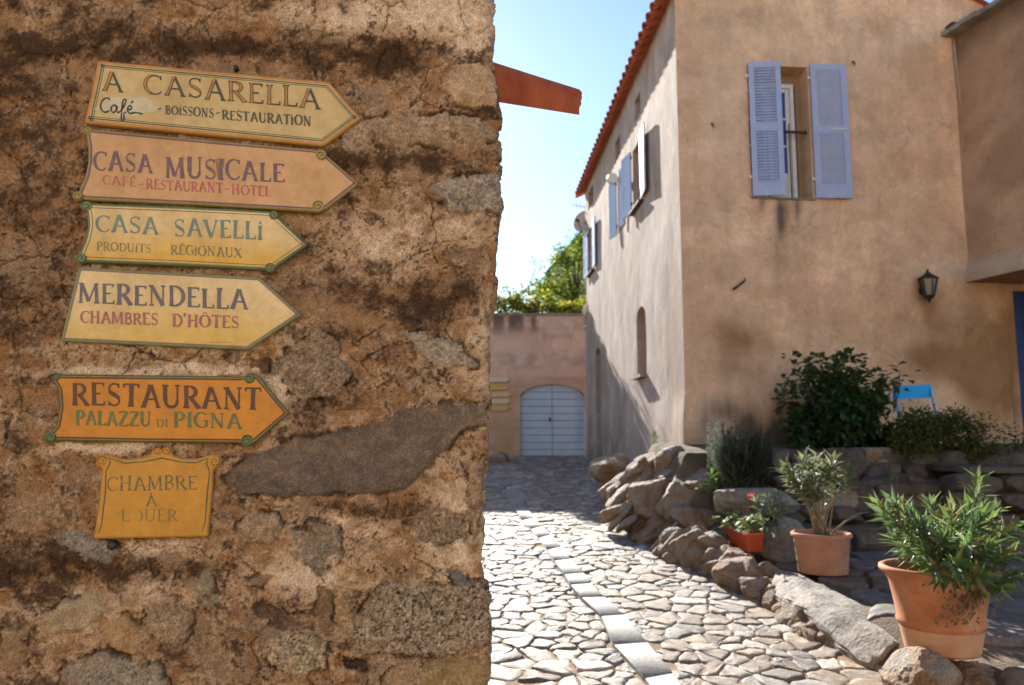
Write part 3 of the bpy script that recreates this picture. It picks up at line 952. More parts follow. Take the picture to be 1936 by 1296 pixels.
def plate(mb, P, z0, z1, bev, colfn):
    """solid plate on the wall, outline P in (s,z) metres"""
    P = np.asarray(P, float); n = len(P)
    A = 0.5 * sum(P[i][0] * P[(i + 1) % n][1] - P[(i + 1) % n][0] * P[i][1] for i in range(n))
    if A < 0: P = P[::-1]
    rings = [(P, z0), (P, z1 - bev), (offset_poly(P, bev * 0.5), z1 - bev * 0.25), (offset_poly(P, bev * 1.2), z1)]
    V = [wpt(p[0], p[1], o) for R, o in rings for p in R]
    C = [colfn(p[0], p[1]) for R, o in rings for p in R]
    Fq = [(r * n + i, r * n + (i + 1) % n, (r + 1) * n + (i + 1) % n, (r + 1) * n + i) for r in range(3) for i in range(n)]
    mb.add(V, Fq, C)
    top(mb, rings[3][0], z1, colfn)


def top(mb, P, z, colfn, step=0.02):
    P = np.asarray(P, float)
    x0, y0 = P.min(0); x1, y1 = P.max(0)
    gx, gy = np.meshgrid(np.arange(x0 + step / 2, x1, step), np.arange(y0 + step / 2, y1, step))
    gx = gx.ravel(); gy = gy.ravel()
    k = poly_sdf(gx, gy, [tuple(p) for p in P]) < -step * 0.3
    pts = [tuple(p) for p in P] + list(zip(gx[k], gy[k]))
    vv, ee, ff, *_ = delaunay_2d_cdt([Vector(p) for p in pts], [(i, (i + 1) % len(P)) for i in range(len(P))], [], 1, 1e-7)
    V = [tuple(v) for v in vv]
    Fq = [tuple(f) for f in ff]
    a, b, c = [np.array(V[i]) for i in Fq[0][:3]]
    if np.cross(b - a, c - a) < 0: Fq = [f[::-1] for f in Fq]
    mb.add([wpt(p[0], p[1], z) for p in V], Fq, [colfn(p[0], p[1]) for p in V])


def ring(mb, P, d0, d1, z, col=None):
    A = offset_poly(P, d0); B = offset_poly(P, d1); n = len(P)
    mb.add([wpt(p[0], p[1], z) for p in A] + [wpt(p[0], p[1], z) for p in B], [(i, (i + 1) % n, n + (i + 1) % n, n + i) for i in range(n)], col)


# --- hand painted roman capitals: strokes on a unit cap height. 'T' thick, 't' thin
def arcp(cx, cy, rx, ry, a0, a1, n=12):
    return [(cx + rx * math.cos(math.radians(a0 + (a1 - a0) * i / n)), cy + ry * math.sin(math.radians(a0 + (a1 - a0) * i / n))) for i in range(n + 1)]


def sf(x, y, w=0.13):
    return ([(x - w, y), (x + w, y)], 't')


GL = {
    'A': (0.82, [([(0.40, 1.0), (0.12, 0.0)], 'T'), ([(0.42, 1.0), (0.74, 0.0)], 'M'), ([(0.2, 0.36), (0.64, 0.36)], 't'), sf(0.11, 0.02, .1), sf(0.73, 0.02, .1)]),
    'B': (0.66, [([(0.16, 1), (0.16, 0)], 'T'), (arcp(0.3, 0.75, 0.22, 0.23, 95, -90), 'M'), (arcp(0.3, 0.27, 0.28, 0.25, 90, -95), 'M'), ([(0.08, .98), (0.3, .98)], 't'), ([(0.08, .02), (0.3, .02)], 't'), ([(0.16, .52), (0.32, .52)], 't')]),
    'C': (0.74, [(arcp(0.44, 0.5, 0.36, 0.48, 48, 90, 5), 't'), (arcp(0.44, 0.5, 0.36, 0.48, 90, 270, 14), 'V'), (arcp(0.44, 0.5, 0.34, 0.48, 270, 318, 5), 't'), ([(0.68, 0.98), (0.68, 0.76)], 't')]),
    'D': (0.78, [([(0.16, 1), (0.16, 0)], 'T'), (arcp(0.28, 0.5, 0.42, 0.48, 92, -92, 14), 'V'), ([(0.06, .98), (0.28, .98)], 't'), ([(0.06, .02), (0.28, .02)], 't')]),
    'E': (0.62, [([(0.16, 1), (0.16, 0)], 'T'), ([(0.06, .97), (0.56, .97)], 't'), ([(0.06, .03), (0.58, .03)], 't'), ([(0.16, .52), (0.44, .52)], 't'), ([(0.56, 1), (0.55, .84)], 't'), ([(0.58, .18), (0.58, 0)], 't')]),
    'F': (0.6, [([(0.16, 1), (0.16, 0)], 'T'), ([(0.06, .97), (0.56, .97)], 't'), ([(0.16, .52), (0.44, .52)], 't'), ([(0.56, 1), (0.55, .84)], 't'), sf(0.16, 0.02)]),
    'G': (0.8, [(arcp(0.44, 0.5, 0.36, 0.48, 45, 90, 5), 't'), (arcp(0.44, 0.5, 0.36, 0.48, 90, 270, 14), 'V'), (arcp(0.44, 0.5, 0.32, 0.48, 270, 330, 5), 't'), ([(0.7, 0.45), (0.7, 0.05)], 'M'), ([(0.52, .46), (0.8, .46)], 't')]),
    'H': (0.84, [([(0.16, 1), (0.16, 0)], 'T'), ([(0.66, 1), (0.66, 0)], 'T'), ([(0.16, .52), (0.66, .52)], 't'), sf(.16, .98), sf(.66, .98), sf(.16, .02), sf(.66, .02)]),
    'I': (0.34, [([(0.17, 1), (0.17, 0)], 'T'), sf(.17, .98), sf(.17, .02)]),
    'i': (0.32, [([(0.16, .78), (0.16, 0)], 'T'), sf(.16, .02, .11), sf(.15, .76, .1), ([(0.13, 1.0), (0.2, 0.93)], 'M')]),
    'L': (0.6, [([(0.16, 1), (0.16, 0)], 'T'), sf(.16, .98), ([(0.06, .03), (0.56, .03)], 't'), ([(0.56, .2), (0.56, 0)], 't')]),
    'M': (0.98, [([(0.16, 1), (0.12, 0)], 'M'), ([(0.16, 1), (0.48, 0.08)], 'T'), ([(0.48, 0.08), (0.8, 1)], 't'), ([(0.8, 1), (0.85, 0)], 'T'), sf(.12, .02, .1), sf(.85, .02, .12), sf(.12, .98, .08), sf(.84, .98, .08)]),
    'N': (0.86, [([(0.16, 1), (0.16, 0)], 't'), ([(0.14, 1), (0.68, 0)], 'T'), ([(0.68, 1), (0.68, 0)], 't'), sf(.12, .98, .1), sf(.16, .02, .1), sf(.68, .98, .11)]),
    'O': (0.86, [(arcp(0.43, 0.5, 0.35, 0.48, 90, 270, 14), 'V'), (arcp(0.43, 0.5, 0.35, 0.48, 270, 450, 14), 'V')]),
    'P': (0.66, [([(0.16, 1), (0.16, 0)], 'T'), (arcp(0.3, 0.72, 0.28, 0.26, 92, -92, 12), 'V'), ([(0.06, .98), (0.3, .98)], 't'), ([(0.16, .46), (0.3, .46)], 't'), sf(.16, .02)]),
    'R': (0.74, [([(0.16, 1), (0.16, 0)], 'T'), (arcp(0.3, 0.74, 0.26, 0.24, 92, -92, 12), 'V'), ([(0.06, .98), (0.3, .98)], 't'), ([(0.16, .5), (0.3, .5)], 't'), ([(0.34, .5), (0.68, 0)], 'T'), sf(.16, .02), sf(.69, .02, .08)]),
    'S': (0.62, [(arcp(0.32, 0.74, 0.22, 0.24, 35, 90, 5) + arcp(0.32, 0.74, 0.22, 0.24, 90, 180, 6)[1:], 't'), ([(0.10, 0.74), (0.16, 0.60), (0.32, 0.50), (0.48, 0.38), (0.54, 0.25)], 'T'), (arcp(0.32, 0.26, 0.22, 0.24, 0, -145, 10), 't'), ([(0.5, 1.0), (0.5, 0.8)], 't'), ([(0.12, 0.2), (0.12, 0.0)], 't')]),
    'T': (0.7, [([(0.35, 1), (0.35, 0)], 'T'), ([(0.04, .97), (0.66, .97)], 't'), ([(0.05, 1), (0.04, .82)], 't'), ([(0.65, 1), (0.66, .82)], 't'), sf(.35, .02)]),
    'U': (0.82, [([(0.16, 1), (0.16, 0.32), (0.2, .14), (0.3, .04), (0.42, .02), (0.54, .05), (0.63, .15), (0.66, .32)], 'M'), ([(0.66, .3), (0.66, 1)], 't'), ([(0.16, 1), (0.16, .3)], 'T'), sf(.16, .98), sf(.66, .98, .1)]),
    'V': (0.8, [([(0.1, 1), (0.42, 0)], 'T'), ([(0.42, 0), (0.7, 1)], 't'), sf(.1, .98), sf(.7, .98, .1)]),
    'X': (0.8, [([(0.12, 1), (0.68, 0)], 'T'), ([(0.66, 1), (0.1, 0)], 't'), sf(.12, .98, .1), sf(.66, .98, .1), sf(.1, .02, .1), sf(.68, .02, .1)]),
    'Z': (0.72, [([(0.08, .97), (0.62, .97)], 't'), ([(0.62, .97), (0.08, .03)], 'T'), ([(0.08, .03), (0.66, .03)], 't'), ([(0.08, 1), (0.08, .84)], 't'), ([(0.66, .17), (0.66, 0)], 't')]),
    '-': (0.42, [([(0.08, .44), (0.22, .52), (0.36, .60)], 'M')]),
    "'": (0.22, [([(0.15, 1.05), (0.07, .75)], 'M')]),
    ' ': (0.6, []),
}
GL['É'] = (GL['E'][0], GL['E'][1] + [([(0.28, 1.08), (0.46, 1.24)], 'M')])
GL['À'] = (GL['A'][0], GL['A'][1] + [([(0.3, 1.22), (0.46, 1.1)], 'M')])
GL['Ô'] = (GL['O'][0], GL['O'][1] + [([(0.26, 1.1), (0.43, 1.24), (0.6, 1.1)], 't')])
CAFE = [  # brush script
    [(0.62, 0.86), (0.58, 0.98), (0.44, 1.0), (0.24, 0.84), (0.12, 0.5), (0.18, 0.16), (0.38, 0.02), (0.62, 0.14)],
    [(1.02, 0.46), (0.9, 0.54), (0.76, 0.44), (0.72, 0.2), (0.82, 0.04), (0.96, 0.14), (1.04, 0.5), (1.04, 0.2), (1.12, 0.04), (1.24, 0.16)],
    [(1.24, 0.16), (1.44, 0.5), (1.56, 0.86), (1.50, 1.0), (1.40, 0.9), (1.34, 0.4), (1.3, -0.3), (1.36, -0.5), (1.46, -0.36), (1.44, 0.0), (1.56, 0.12)],
    [(1.66, 0.28), (1.84, 0.34), (1.88, 0.5), (1.76, 0.56), (1.66, 0.4), (1.68, 0.14), (1.82, 0.04), (2.1, 0.12), (2.5, 0.06)],
    [(1.84, 0.74), (1.98, 0.92)],
]


class Ink:
    """collects brush strokes as thin raised paint on a sign"""
    def __init__(s, z, col=None, mb=None):
        s.mb = mb or MB(); s.z = z; s.k = 0; s.col = col

    def stroke(s, pts, wid, tap=None):
        """pts in photo marks (px); wid in px (number or list)"""
        pts = [np.asarray(p, float) for p in pts]
        if np.ndim(wid) == 0: wid = [wid] * len(pts)
        Lf = []; Rt = []
        for i, p in enumerate(pts):
            d = pts[min(i + 1, len(pts) - 1)] - pts[max(i - 1, 0)]
            d /= np.linalg.norm(d) + 1e-9
            nrm = np.array([-d[1], d[0]]) * wid[i] / 2
            Lf.append(p + nrm); Rt.append(p - nrm)
        o = s.z + (s.k % 60) * 0.000015
        s.k += 1
        V = [wpt(*wsz(*p), o) for p in Lf + Rt]
        n = len(pts)
        s.mb.add(V, [(i, i + 1, n + i + 1, n + i) for i in range(n - 1)], s.col)


def text(ink, txt, p0, p1, h0, h1=None, wt=1.0, seed=1, slant=0.0, skip=0.0, inner=None):
    h1 = h0 if h1 is None else h1
    rnd = random.Random(seed)
    adv = [GL[c][0] + 0.05 for c in txt]
    tot = sum(adv)
    p0 = np.array(p0, float); p1 = np.array(p1, float)
    e = (p1 - p0)
    up = np.array([0, -1.0])
    x = 0
    for c, a in zip(txt, adv):
        t = (x + a / 2) / tot
        hh = lerp(h0, h1, t) * rnd.uniform(0.96, 1.04)
        jy = rnd.uniform(-.025, .025) * hh
        ro = rnd.uniform(-.025, .025)
        for pts, kd in GL[c][1]:
            Q = []
            for (gx, gy) in pts:
                q = p0 + e * ((x + gx) / tot) + up * (gy * hh) + np.array([(slant + ro) * gy * hh, jy])
                Q.append(q)
            T = 0.155 * wt * hh * rnd.uniform(0.9, 1.1); tt = 0.065 * wt * hh; m = 0.115 * wt * hh
            if len(Q) == 2 and kd in 'TM':
                Q = [Q[0], Q[0] * .5 + Q[1] * .5 + np.array([rnd.uniform(-.012, .012) * hh, 0]), Q[1]]
            n = len(Q)
            if kd == 'T':
                wd = [T * 1.08, T * 0.92, T * 1.1] if n == 3 else [lerp(tt, T, math.sin(math.pi * i / (n - 1))) for i in range(n)]
            elif kd == 'M':
                wd = m
            elif kd == 'V':
                wd = [lerp(tt, T, math.sin(math.pi * i / (n - 1)) ** 1.3) for i in range(n)]
            else:
                wd = tt
            if inner is None:
                if skip and rnd.random() < skip: continue
                ink.stroke(Q, wd)
            else:
                if kd in 'TV':
                    wi = [max(0.05, v - 0.085 * hh) for v in (wd if np.ndim(wd) else [wd] * n)]
                    inner.stroke(Q[:], wi)
        x += a


def scroll(parent, cx, cy, r, base, line, z0, z1, turn=1):
    """moulded scroll at a sign corner with a painted spiral"""
    c = wsz(cx, cy); rr = abs(wsz(cx + r, cy)[0] - c[0])
    mb = MB()
    n = 24
    P = [(c[0] + rr * math.cos(2 * math.pi * i / n), c[1] + rr * math.sin(2 * math.pi * i / n)) for i in range(n)]
    plate(mb, P, z0, z1, 0.003, lambda s, z: base)
    sp = []; wd = []
    for i in range(30):
        t = i / 29
        a = turn * (t * 4.6 * math.pi / 1.6) + 0.6
        k = rr * (0.92 - 0.78 * t)
        sp.append(wpt(c[0] + k * math.cos(a), c[1] + k * math.sin(a), z1 + 0.0008)); wd.append(rr * 0.11 * (1 - .4 * t))
    mb.tube(sp, wd, 6, line)
    return mb.build('scroll', M['glaze'], parent, auto=40, loc=wpt(c[0], c[1], z1))


def rounded(pts, r=4.0):
    """soften the corners of a px outline"""
    out = []
    n = len(pts)
    for i in range(n):
        a, b, c = [np.array(pts[k % n], float) for k in (i - 1, i, i + 1)]
        la = np.linalg.norm(a - b); lc = np.linalg.norm(c - b)
        if min(la, lc) < 2.5 * r: out.append(b); continue
        pa = b + (a - b) / la * r; pc = b + (c - b) / lc * r
        for t in (0, .5, 1): out.append((1 - t) ** 2 * pa + 2 * t * (1 - t) * b + t * t * pc)
    return [tuple(p) for p in out]


SIG_Z0, SIG_Z1 = 0.002, 0.021


def make_sign(label, outline, edge, face, lines, scrolls=(), grad=None, patch=None, inset=7.0, thick=SIG_Z1):
    P = [wsz(*p) for p in rounded(outline)]
    px = 0.0
    c = np.mean([p for p in P], axis=0)
    k = abs(wsz(outline[0][0] + 10, outline[0][1])[0] - wsz(*outline[0])[0]) / 10   # metres per mark
    zmin = min(p[1] for p in P); zmax = max(p[1] for p in P)
    t = thing('arrow_sign' if 'plaque' not in label else 'wall_plaque', label, 'sign', wpt(c[0], c[1], SIG_Z0), 'painted signs on the stone wall')
    e = np.array(edge)
    mb = MB(); plate(mb, P, SIG_Z0, thick, 0.005, lambda s, z: e)
    mb.build('board', M['glaze'], t, auto=40)
    f = np.array(face)

    def fcol(s, z):
        q = f
        if grad is not None:
            v = (z - zmin) / (zmax - zmin)
            v = v + 0.12 * (float(fbm2(np.array([s * 14.0]), np.array([z * 14.0]), 5)[0]) - .5) * 2 + 0.10 * math.sin(s * 9)
            q = np.array(grad) + (f - np.array(grad)) * min(1, max(0, (v - 0.12) / 0.5))
        return q * (0.93 + 0.14 * float(fbm2(np.array([s * 25.0]), np.array([z * 25.0]), 9)[0]))
    A = np.asarray(P); n = len(A)
    ar = 0.5 * sum(A[i][0] * A[(i + 1) % n][1] - A[(i + 1) % n][0] * A[i][1] for i in range(n))
    if ar < 0: A = A[::-1]
    mb = MB(); top(mb, offset_poly(A, inset * k), thick + 0.0004, fcol, 0.012)
    mb.build('panel', M['glaze'], t)
    for (d0, d1, col) in lines:
        mb = MB(); ring(mb, A, d0 * k, d1 * k, thick + 0.0008, np.array(col)); mb.build('border_line', M['glaze'], t)
    for (cx, cy, r, turn) in scrolls:
        scroll(t, cx, cy, r, e * 1.05, e * 0.45, SIG_Z0, thick + 0.003, turn)
    return t


def inkmat(name, rgb, wear=None):
    return flat_paint(name, rgb, 0.5, 0.28, 60, wear)


ZI = SIG_Z1 + 0.0010


def letter(t, name, mat, jobs, z=ZI, **kw):
    for i, j in enumerate(jobs):
        ink = Ink(z); text(ink, *j, seed=hash_s(name) + i, **kw)
        ink.mb.build(name, mat, t)


def hash_s(s):
    return sum(ord(c) * (i + 3) for i, c in enumerate(s)) % 9973


# 1 ------------------------------------------------------------
GREEN = (0.045, 0.065, 0.045)
t1 = make_sign('long cream arrow sign with orange edge lettered A CASARELLA, topmost on the stone wall',
               [(188, 120), (622, 160), (683, 229), (612, 281), (163, 238)], (0.60, 0.31, 0.09), (0.66, 0.49, 0.22),
               [(9.5, 12.2, (0.10, 0.13, 0.08)), (14, 15.6, (0.09, 0.14, 0.09))], inset=8)
M['ink_two'] = pmat('sign_ink_two_tone', [(0.3, (0.75, 0.75, 0.75)), (0.7, (1.2, 1.2, 1.2))], 60, 5, 0.5, 0.05, 60, 0.002, attr=True, spec=0.4)
for j in [("A", (196, 177), (239, 181), 37, 37), ("CASARELLA", (274, 183), (608, 212), 37, 37)]:
    dk = Ink(ZI + 0.0004, (0.06, 0.075, 0.04)); inn = Ink(ZI + 0.0016, (0.42, 0.19, 0.05), dk.mb)
    text(dk, *j, seed=71, wt=1.25); text(dk, *j, seed=71, wt=1.25, inner=inn)
    dk.mb.build('lettering', M['ink_two'], t1)
bl = MB()
P = []
for i in range(40):
    a = 2 * math.pi * i / 40
    r = 1 + 0.10 * math.sin(5 * a) + 0.05 * math.sin(11 * a + 1)
    P.append(wsz(244 + 56 * r * math.cos(a), 207 + 18 * r * math.sin(a)))
top(bl, P[::-1], ZI, lambda s, z: np.array((0.66, 0.58, 0.39)) * (0.95 + 0.1 * random.Random(int(s * 997)).random()), 0.008)
bl.build('paint_patch', M['glaze'], t1)
ik = Ink(ZI + 0.0006)
for pl in CAFE:
    Q = [np.array([190 + x * 33, 218 + x * 2.0 - y * 27]) for x, y in pl]
    # smooth
    R = []
    for i in range(len(Q) - 1):
        p_, q_, r_, s_ = Q[max(i - 1, 0)], Q[i], Q[i + 1], Q[min(i + 2, len(Q) - 1)]
        for tt in np.linspace(0, 1, 6)[:-1]:
            R.append(0.5 * ((2 * q_) + (-p_ + r_) * tt + (2 * p_ - 5 * q_ + 4 * r_ - s_) * tt ** 2 + (-p_ + 3 * q_ - 3 * r_ + s_) * tt ** 3))
    R.append(Q[-1])
    ik.stroke(R, [2.4 + 1.4 * abs(math.sin(i * 0.35)) for i in range(len(R))])
ik.mb.build('script_lettering', inkmat('sign_ink_dark_green', (0.035, 0.06, 0.03)), t1)
letter(t1, 'small_lettering', inkmat('sign_ink_small_green', (0.07, 0.085, 0.05)),
       [("-", (299, 219), (310, 219), 14), ("BOiSSONS", (315, 221), (407, 228), 16, 17), ("-", (408, 227), (420, 227), 14), ("RESTAURATiON", (421, 231), (590, 244), 18, 18)], wt=1.5)
# 2 ------------------------------------------------------------
t2 = make_sign('salmon pink arrow sign with purple outline and yellow scrolls lettered CASA MUSICALE',
               [(168, 247), (185, 250), (400, 270), (585, 286), (600, 288), (618, 298), (678, 351), (618, 398), (602, 405), (585, 403), (380, 392), (165, 382), (150, 378), (152, 366), (164, 340), (170, 310), (170, 280), (166, 262)],
               (0.40, 0.31, 0.10), (0.66, 0.39, 0.18), [(4.5, 8.5, (0.19, 0.105, 0.13))],
               scrolls=[(169, 252, 9, 1), (607, 298, 11, -1), (601, 394, 11, 1), (151, 375, 10, -1)], inset=4)
letter(t2, 'lettering', inkmat('sign_ink_purple', (0.15, 0.085, 0.10)), [("CASA", (180, 327), (293, 332), 37, 34), ("MUSiCALE".replace('i', 'I'), (315, 340), (541, 349), 40, 35)], wt=1.26)
letter(t2, 'small_lettering', inkmat('sign_ink_red', (0.40, 0.11, 0.09)), [("CAFÉ", (197, 353), (262, 358), 17), ("-", (264, 360), (278, 361), 15), ("RESTAURANT", (279, 362), (424, 370), 19), ("-", (425, 369), (438, 370), 15), ("HOTEL", (439, 372), (514, 376), 19)], wt=1.26)
st = Ink(ZI - 0.0002)
st.stroke([(411, 306), (414, 320), (416, 334), (415, 342)], [3, 7, 9, 3]); st.stroke([(423, 305), (424, 316), (424, 322)], [5, 3, 1.5])
st.mb.build('rust_stain', inkmat('sign_rust_stain', (0.30, 0.13, 0.035)), t2)
# 3 ------------------------------------------------------------
t3 = make_sign('yellow arrow sign with green scrolled border lettered CASA SAVELLI, third from the top',
               [(162, 386), (178, 388), (340, 394), (500, 402), (515, 404), (527, 414), (583, 466), (525, 506), (512, 516), (498, 513), (330, 505), (170, 499), (152, 497), (152, 484), (164, 455), (169, 430), (167, 408)],
               (0.17, 0.24, 0.11), (0.80, 0.60, 0.29), [(9.5, 11.2, (0.20, 0.13, 0.08))], scrolls=[(167, 393, 11, 1), (518, 411, 9, -1), (511, 509, 9, 1), (157, 492, 11, -1)],
               grad=(0.76, 0.46, 0.07), inset=6)
letter(t3, 'lettering', inkmat('sign_ink_teal', (0.14, 0.21, 0.16)), [("CASA", (184, 442), (304, 447), 32, 31), ("SAVELLi", (331, 450), (500, 457), 33, 32)], wt=1.26)
letter(t3, 'small_lettering', inkmat('sign_ink_olive', (0.20, 0.19, 0.08)), [("PRODUiTS", (186, 477), (290, 482), 16), ("RÉGiONAUX", (325, 484), (460, 491), 18)], wt=1.26)
# 4 ------------------------------------------------------------
t4 = make_sign('plain cream arrow sign with grey line and olive edge lettered MERENDELLA',
               [(152, 508), (492, 527), (569, 597), (470, 663), (118, 647)], (0.33, 0.34, 0.13), (0.82, 0.62, 0.31), [(4.0, 7.5, (0.22, 0.19, 0.17))], grad=(0.76, 0.51, 0.13), inset=5)
letter(t4, 'lettering', inkmat('sign_ink_slate', (0.115, 0.105, 0.115)), [("MERENDELLA", (152, 575), (472, 588), 38, 37)], wt=1.26)
letter(t4, 'small_lettering', inkmat('sign_ink_mauve', (0.32, 0.115, 0.10)), [("CHAMBRES", (156, 613), (303, 617), 22), ("D'HÔTES", (328, 619), (455, 623), 24, 22)], wt=1.45)
sg = Ink(ZI)
for i in range(9): sg.stroke([(400 + i * 4.7, 650), (401.5 + i * 4.7, 647 + (i % 3)), (403.5 + i * 4.7, 650.5)], 0.8)
sg.mb.build('signature', inkmat('sign_ink_brown', (0.2, 0.14, 0.08)), t4)
# 5 ------------------------------------------------------------
t5 = make_sign('deep orange arrow sign with green scrolled edge lettered RESTAURANT PALAZZU DI PIGNA',
               [(104, 706), (120, 709), (300, 711), (460, 713), (478, 706), (490, 712), (548, 782), (482, 838), (468, 846), (455, 838), (280, 837), (118, 834), (96, 836), (92, 824), (110, 806), (116, 772), (114, 740), (104, 722)],
               (0.13, 0.19, 0.065), (0.66, 0.26, 0.012), [(5.0, 9.0, (0.10, 0.045, 0.02))], scrolls=[(112, 714, 8, 1), (473, 717, 10, -1), (468, 833, 11, 1), (100, 827, 11, -1)], inset=4)
letter(t5, 'lettering', inkmat('sign_ink_umber', (0.085, 0.03, 0.012)), [("RESTAURANT", (139, 767), (497, 776), 42, 41)], wt=1.26)
letter(t5, 'small_lettering', inkmat('sign_ink_moss', (0.115, 0.13, 0.03)), [("PALAZZU", (147, 804), (290, 807), 27), ("DI", (298, 807), (322, 808), 14), ("PIGNA", (330, 808), (460, 811), 28)], wt=1.45)
# 6 ------------------------------------------------------------
t6 = make_sign('worn ochre plaque with scrolled top and faded lettering CHAMBRE À LOUER, lowest on the wall',
               [(196, 886), (184, 880), (186, 864), (204, 859), (240, 868), (270, 866), (288, 859), (291, 849), (302, 845), (309, 850), (316, 845), (328, 849), (327, 860), (345, 866), (375, 867), (404, 858), (420, 864), (419, 880), (405, 888),
                (403, 930), (395, 1014), (180, 1018), (190, 950)], (0.62, 0.31, 0.05), (0.64, 0.31, 0.03), [], scrolls=[(196, 871, 10, 1), (301, 853, 8, 1), (317, 853, 8, -1), (408, 872, 10, -1)], inset=7)
ln = Ink(ZI)
ln.stroke([(208, 866), (212, 874), (208, 884), (204, 890), (203, 930), (196, 990), (190, 1008)], [1, 3, 2.5, 2, 2.5, 2, 1.5])
ln.stroke([(205, 865), (240, 876), (275, 873), (309, 866), (345, 874), (372, 875), (396, 866)], [1, 2.5, 2, 3, 2, 2.5, 1])
ln.stroke([(396, 866), (392, 876), (396, 886), (398, 894), (394, 930), (390, 985), (384, 1004)], [1, 3, 2.5, 2, 3, 2, 1.5])
ln.mb.build('border_line', inkmat('plaque_ink_line', (0.075, 0.085, 0.035)), t6)
letter(t6, 'lettering', inkmat('plaque_ink', (0.10, 0.10, 0.035), (0.40, 0.22, 0.05)), [("CHAMBRE", (205, 928), (377, 925), 27, 26), ("À", (278, 956), (302, 956), 21)], wt=0.9)
letter(t6, 'faded_lettering', inkmat('plaque_ink_faded', (0.21, 0.15, 0.045)), [("LOUER", (232, 985), (340, 984), 23)], wt=0.8, skip=0.2)

# small things on the sign wall
def nail(px, py, r, label):
    c = wsz(px, py)
    mb = MB(); rr = r * 0.0016
    mb.tube([wpt(c[0], c[1], -0.01), wpt(c[0], c[1], 0.012), wpt(c[0], c[1], 0.016)], [rr, rr, rr * .6], 12)
    tag(mb.build('wall_plug', M['iron'], loc=wpt(c[0], c[1], 0), smooth=True), label, 'plug')


nail(213, 1031, 8, 'black plug in the stone wall just under the ochre plaque')
nail(447, 131, 5, 'small dark hole plug in the wall just above the topmost cream sign')

# ================================================================== MAIN HOUSE
C0 = at_y(1297, 826, 10.5); C0[2] = 0
LU = np.array([-0.0446, 1, 0]); LU /= np.linalg.norm(LU)
LN = np.array([-LU[1], LU[0], 0])        # faces the street (-X)
RU = np.array([0.995, 0.10, 0]); RU /= np.linalg.norm(RU)
RN = np.array([RU[1], -RU[0], 0])        # faces us
house = thing('plastered_house', 'tall ochre plastered house with blue shutters and red clay tile eaves', 'house', C0 + ZZ * 1.4)


def lu(px, py): return plane_uz(px, py, C0, LU, LN)
def ru(px, py): return plane_uz(px, py, C0, RU, RN)


def uL(px):   # façade distance of a column
    return lu(px, 700)[0]


L_LEN = uL(1110)
EAVE = lu(1239, 58)[1]


def flare(pos_z, u):
    # thick plaster foot at the house corner
    return 0.035 * (1 - sst(1.75, 2.25, pos_z)) * np.exp(-(u / 0.7) ** 2)


def left_disp(u, z):
    n = 0.022 * (fbm2(u * 0.7, z * 0.7, 71, 3) - 0.5) + 0.009 * (fbm2(u * 3, z * 3, 72, 4) - 0.5)
    n = n * sst(0.0, 0.4, u) + flare(z, u)
    return n


def left_col(u, z, pos):
    px, py = proj(pos)
    n = fbm2(u * 1.6, z * 0.9, 81, 4); n2 = fbm2(u * 5 + z * 1.5, z * 2.4, 82, 5, .6); n3 = fbm2(u * 1.2, z * 1.2, 83, 4)
    C = np.tile(np.array([0.43, 0.34, 0.29]), (len(u), 1))
    C = mixc(C, (0.40, 0.30, 0.23), sst(0.4, 0.65, n))
    C = mixc(C, (0.56, 0.48, 0.41), sst(0.55, 0.72, n2 * 0.6 + n3 * 0.4) * 0.7)
    C = mixc(C, (0.29, 0.23, 0.19), sst(0.54, 0.72, n * 0.4 + n2 * 0.6) * 0.55)
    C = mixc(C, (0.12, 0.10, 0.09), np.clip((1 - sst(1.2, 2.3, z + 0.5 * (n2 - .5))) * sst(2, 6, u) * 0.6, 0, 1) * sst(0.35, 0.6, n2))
    return C


holesL = []
w1 = (uL(1222), uL(1203.5)); w2 = (uL(1187.5), uL(1173.5)); w3 = (uL(1126), uL(1117))
WZ0 = lu(1222, 368)[1]; WZ1 = lu(1238, 206)[1] - 0.03
for a, b in (w1, w2, w3): holesL.append([(a, WZ0), (b, WZ0), (b, WZ1), (a, WZ1)])
vents = []
for (xa, xb, ya, yb) in ((1209, 1220, 150, 193), (1170, 1180, 237, 277), (1116, 1126, 338, 372)):
    a, b = uL(xb), uL(xa); z1 = lu(xb, ya)[1]; z0 = lu(xb, yb)[1]
    vents.append((a, b, z0, z1)); holesL.append([(a, z0), (b, z0), (b, z1), (a, z1)])
na, nb = uL(1222.5), uL(1204.5); nz0 = lu(1222, 708)[1]; nz1 = lu(1220, 571)[1]
holesL.append(arch_poly(na, nb, nz0, nz1 - 0.22, 0.2))
da, db = uL(1135), uL(1126); dz1 = lu(1134, 655)[1]
holesL.append(arch_poly(da, db, 1.05, dz1 - 0.15, 0.15))
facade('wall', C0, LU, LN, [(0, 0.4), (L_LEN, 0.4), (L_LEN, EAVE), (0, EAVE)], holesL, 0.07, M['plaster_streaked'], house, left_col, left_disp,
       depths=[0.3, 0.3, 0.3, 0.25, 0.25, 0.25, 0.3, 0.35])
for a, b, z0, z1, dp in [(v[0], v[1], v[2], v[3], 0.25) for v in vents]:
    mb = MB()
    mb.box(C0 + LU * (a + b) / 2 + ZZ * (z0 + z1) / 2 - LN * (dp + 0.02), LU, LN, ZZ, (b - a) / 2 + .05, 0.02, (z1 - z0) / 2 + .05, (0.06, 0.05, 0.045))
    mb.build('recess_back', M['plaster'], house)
mb = MB()
mb.box(C0 + LU * (na + nb) / 2 + ZZ * (nz0 + nz1) / 2 - LN * 0.32, LU, LN, ZZ, (nb - na) / 2 + .05, 0.02, (nz1 - nz0) / 2 + .05, (0.34, 0.22, 0.14))
mb.build('recess_back', M['plaster'], house)
mb = MB()
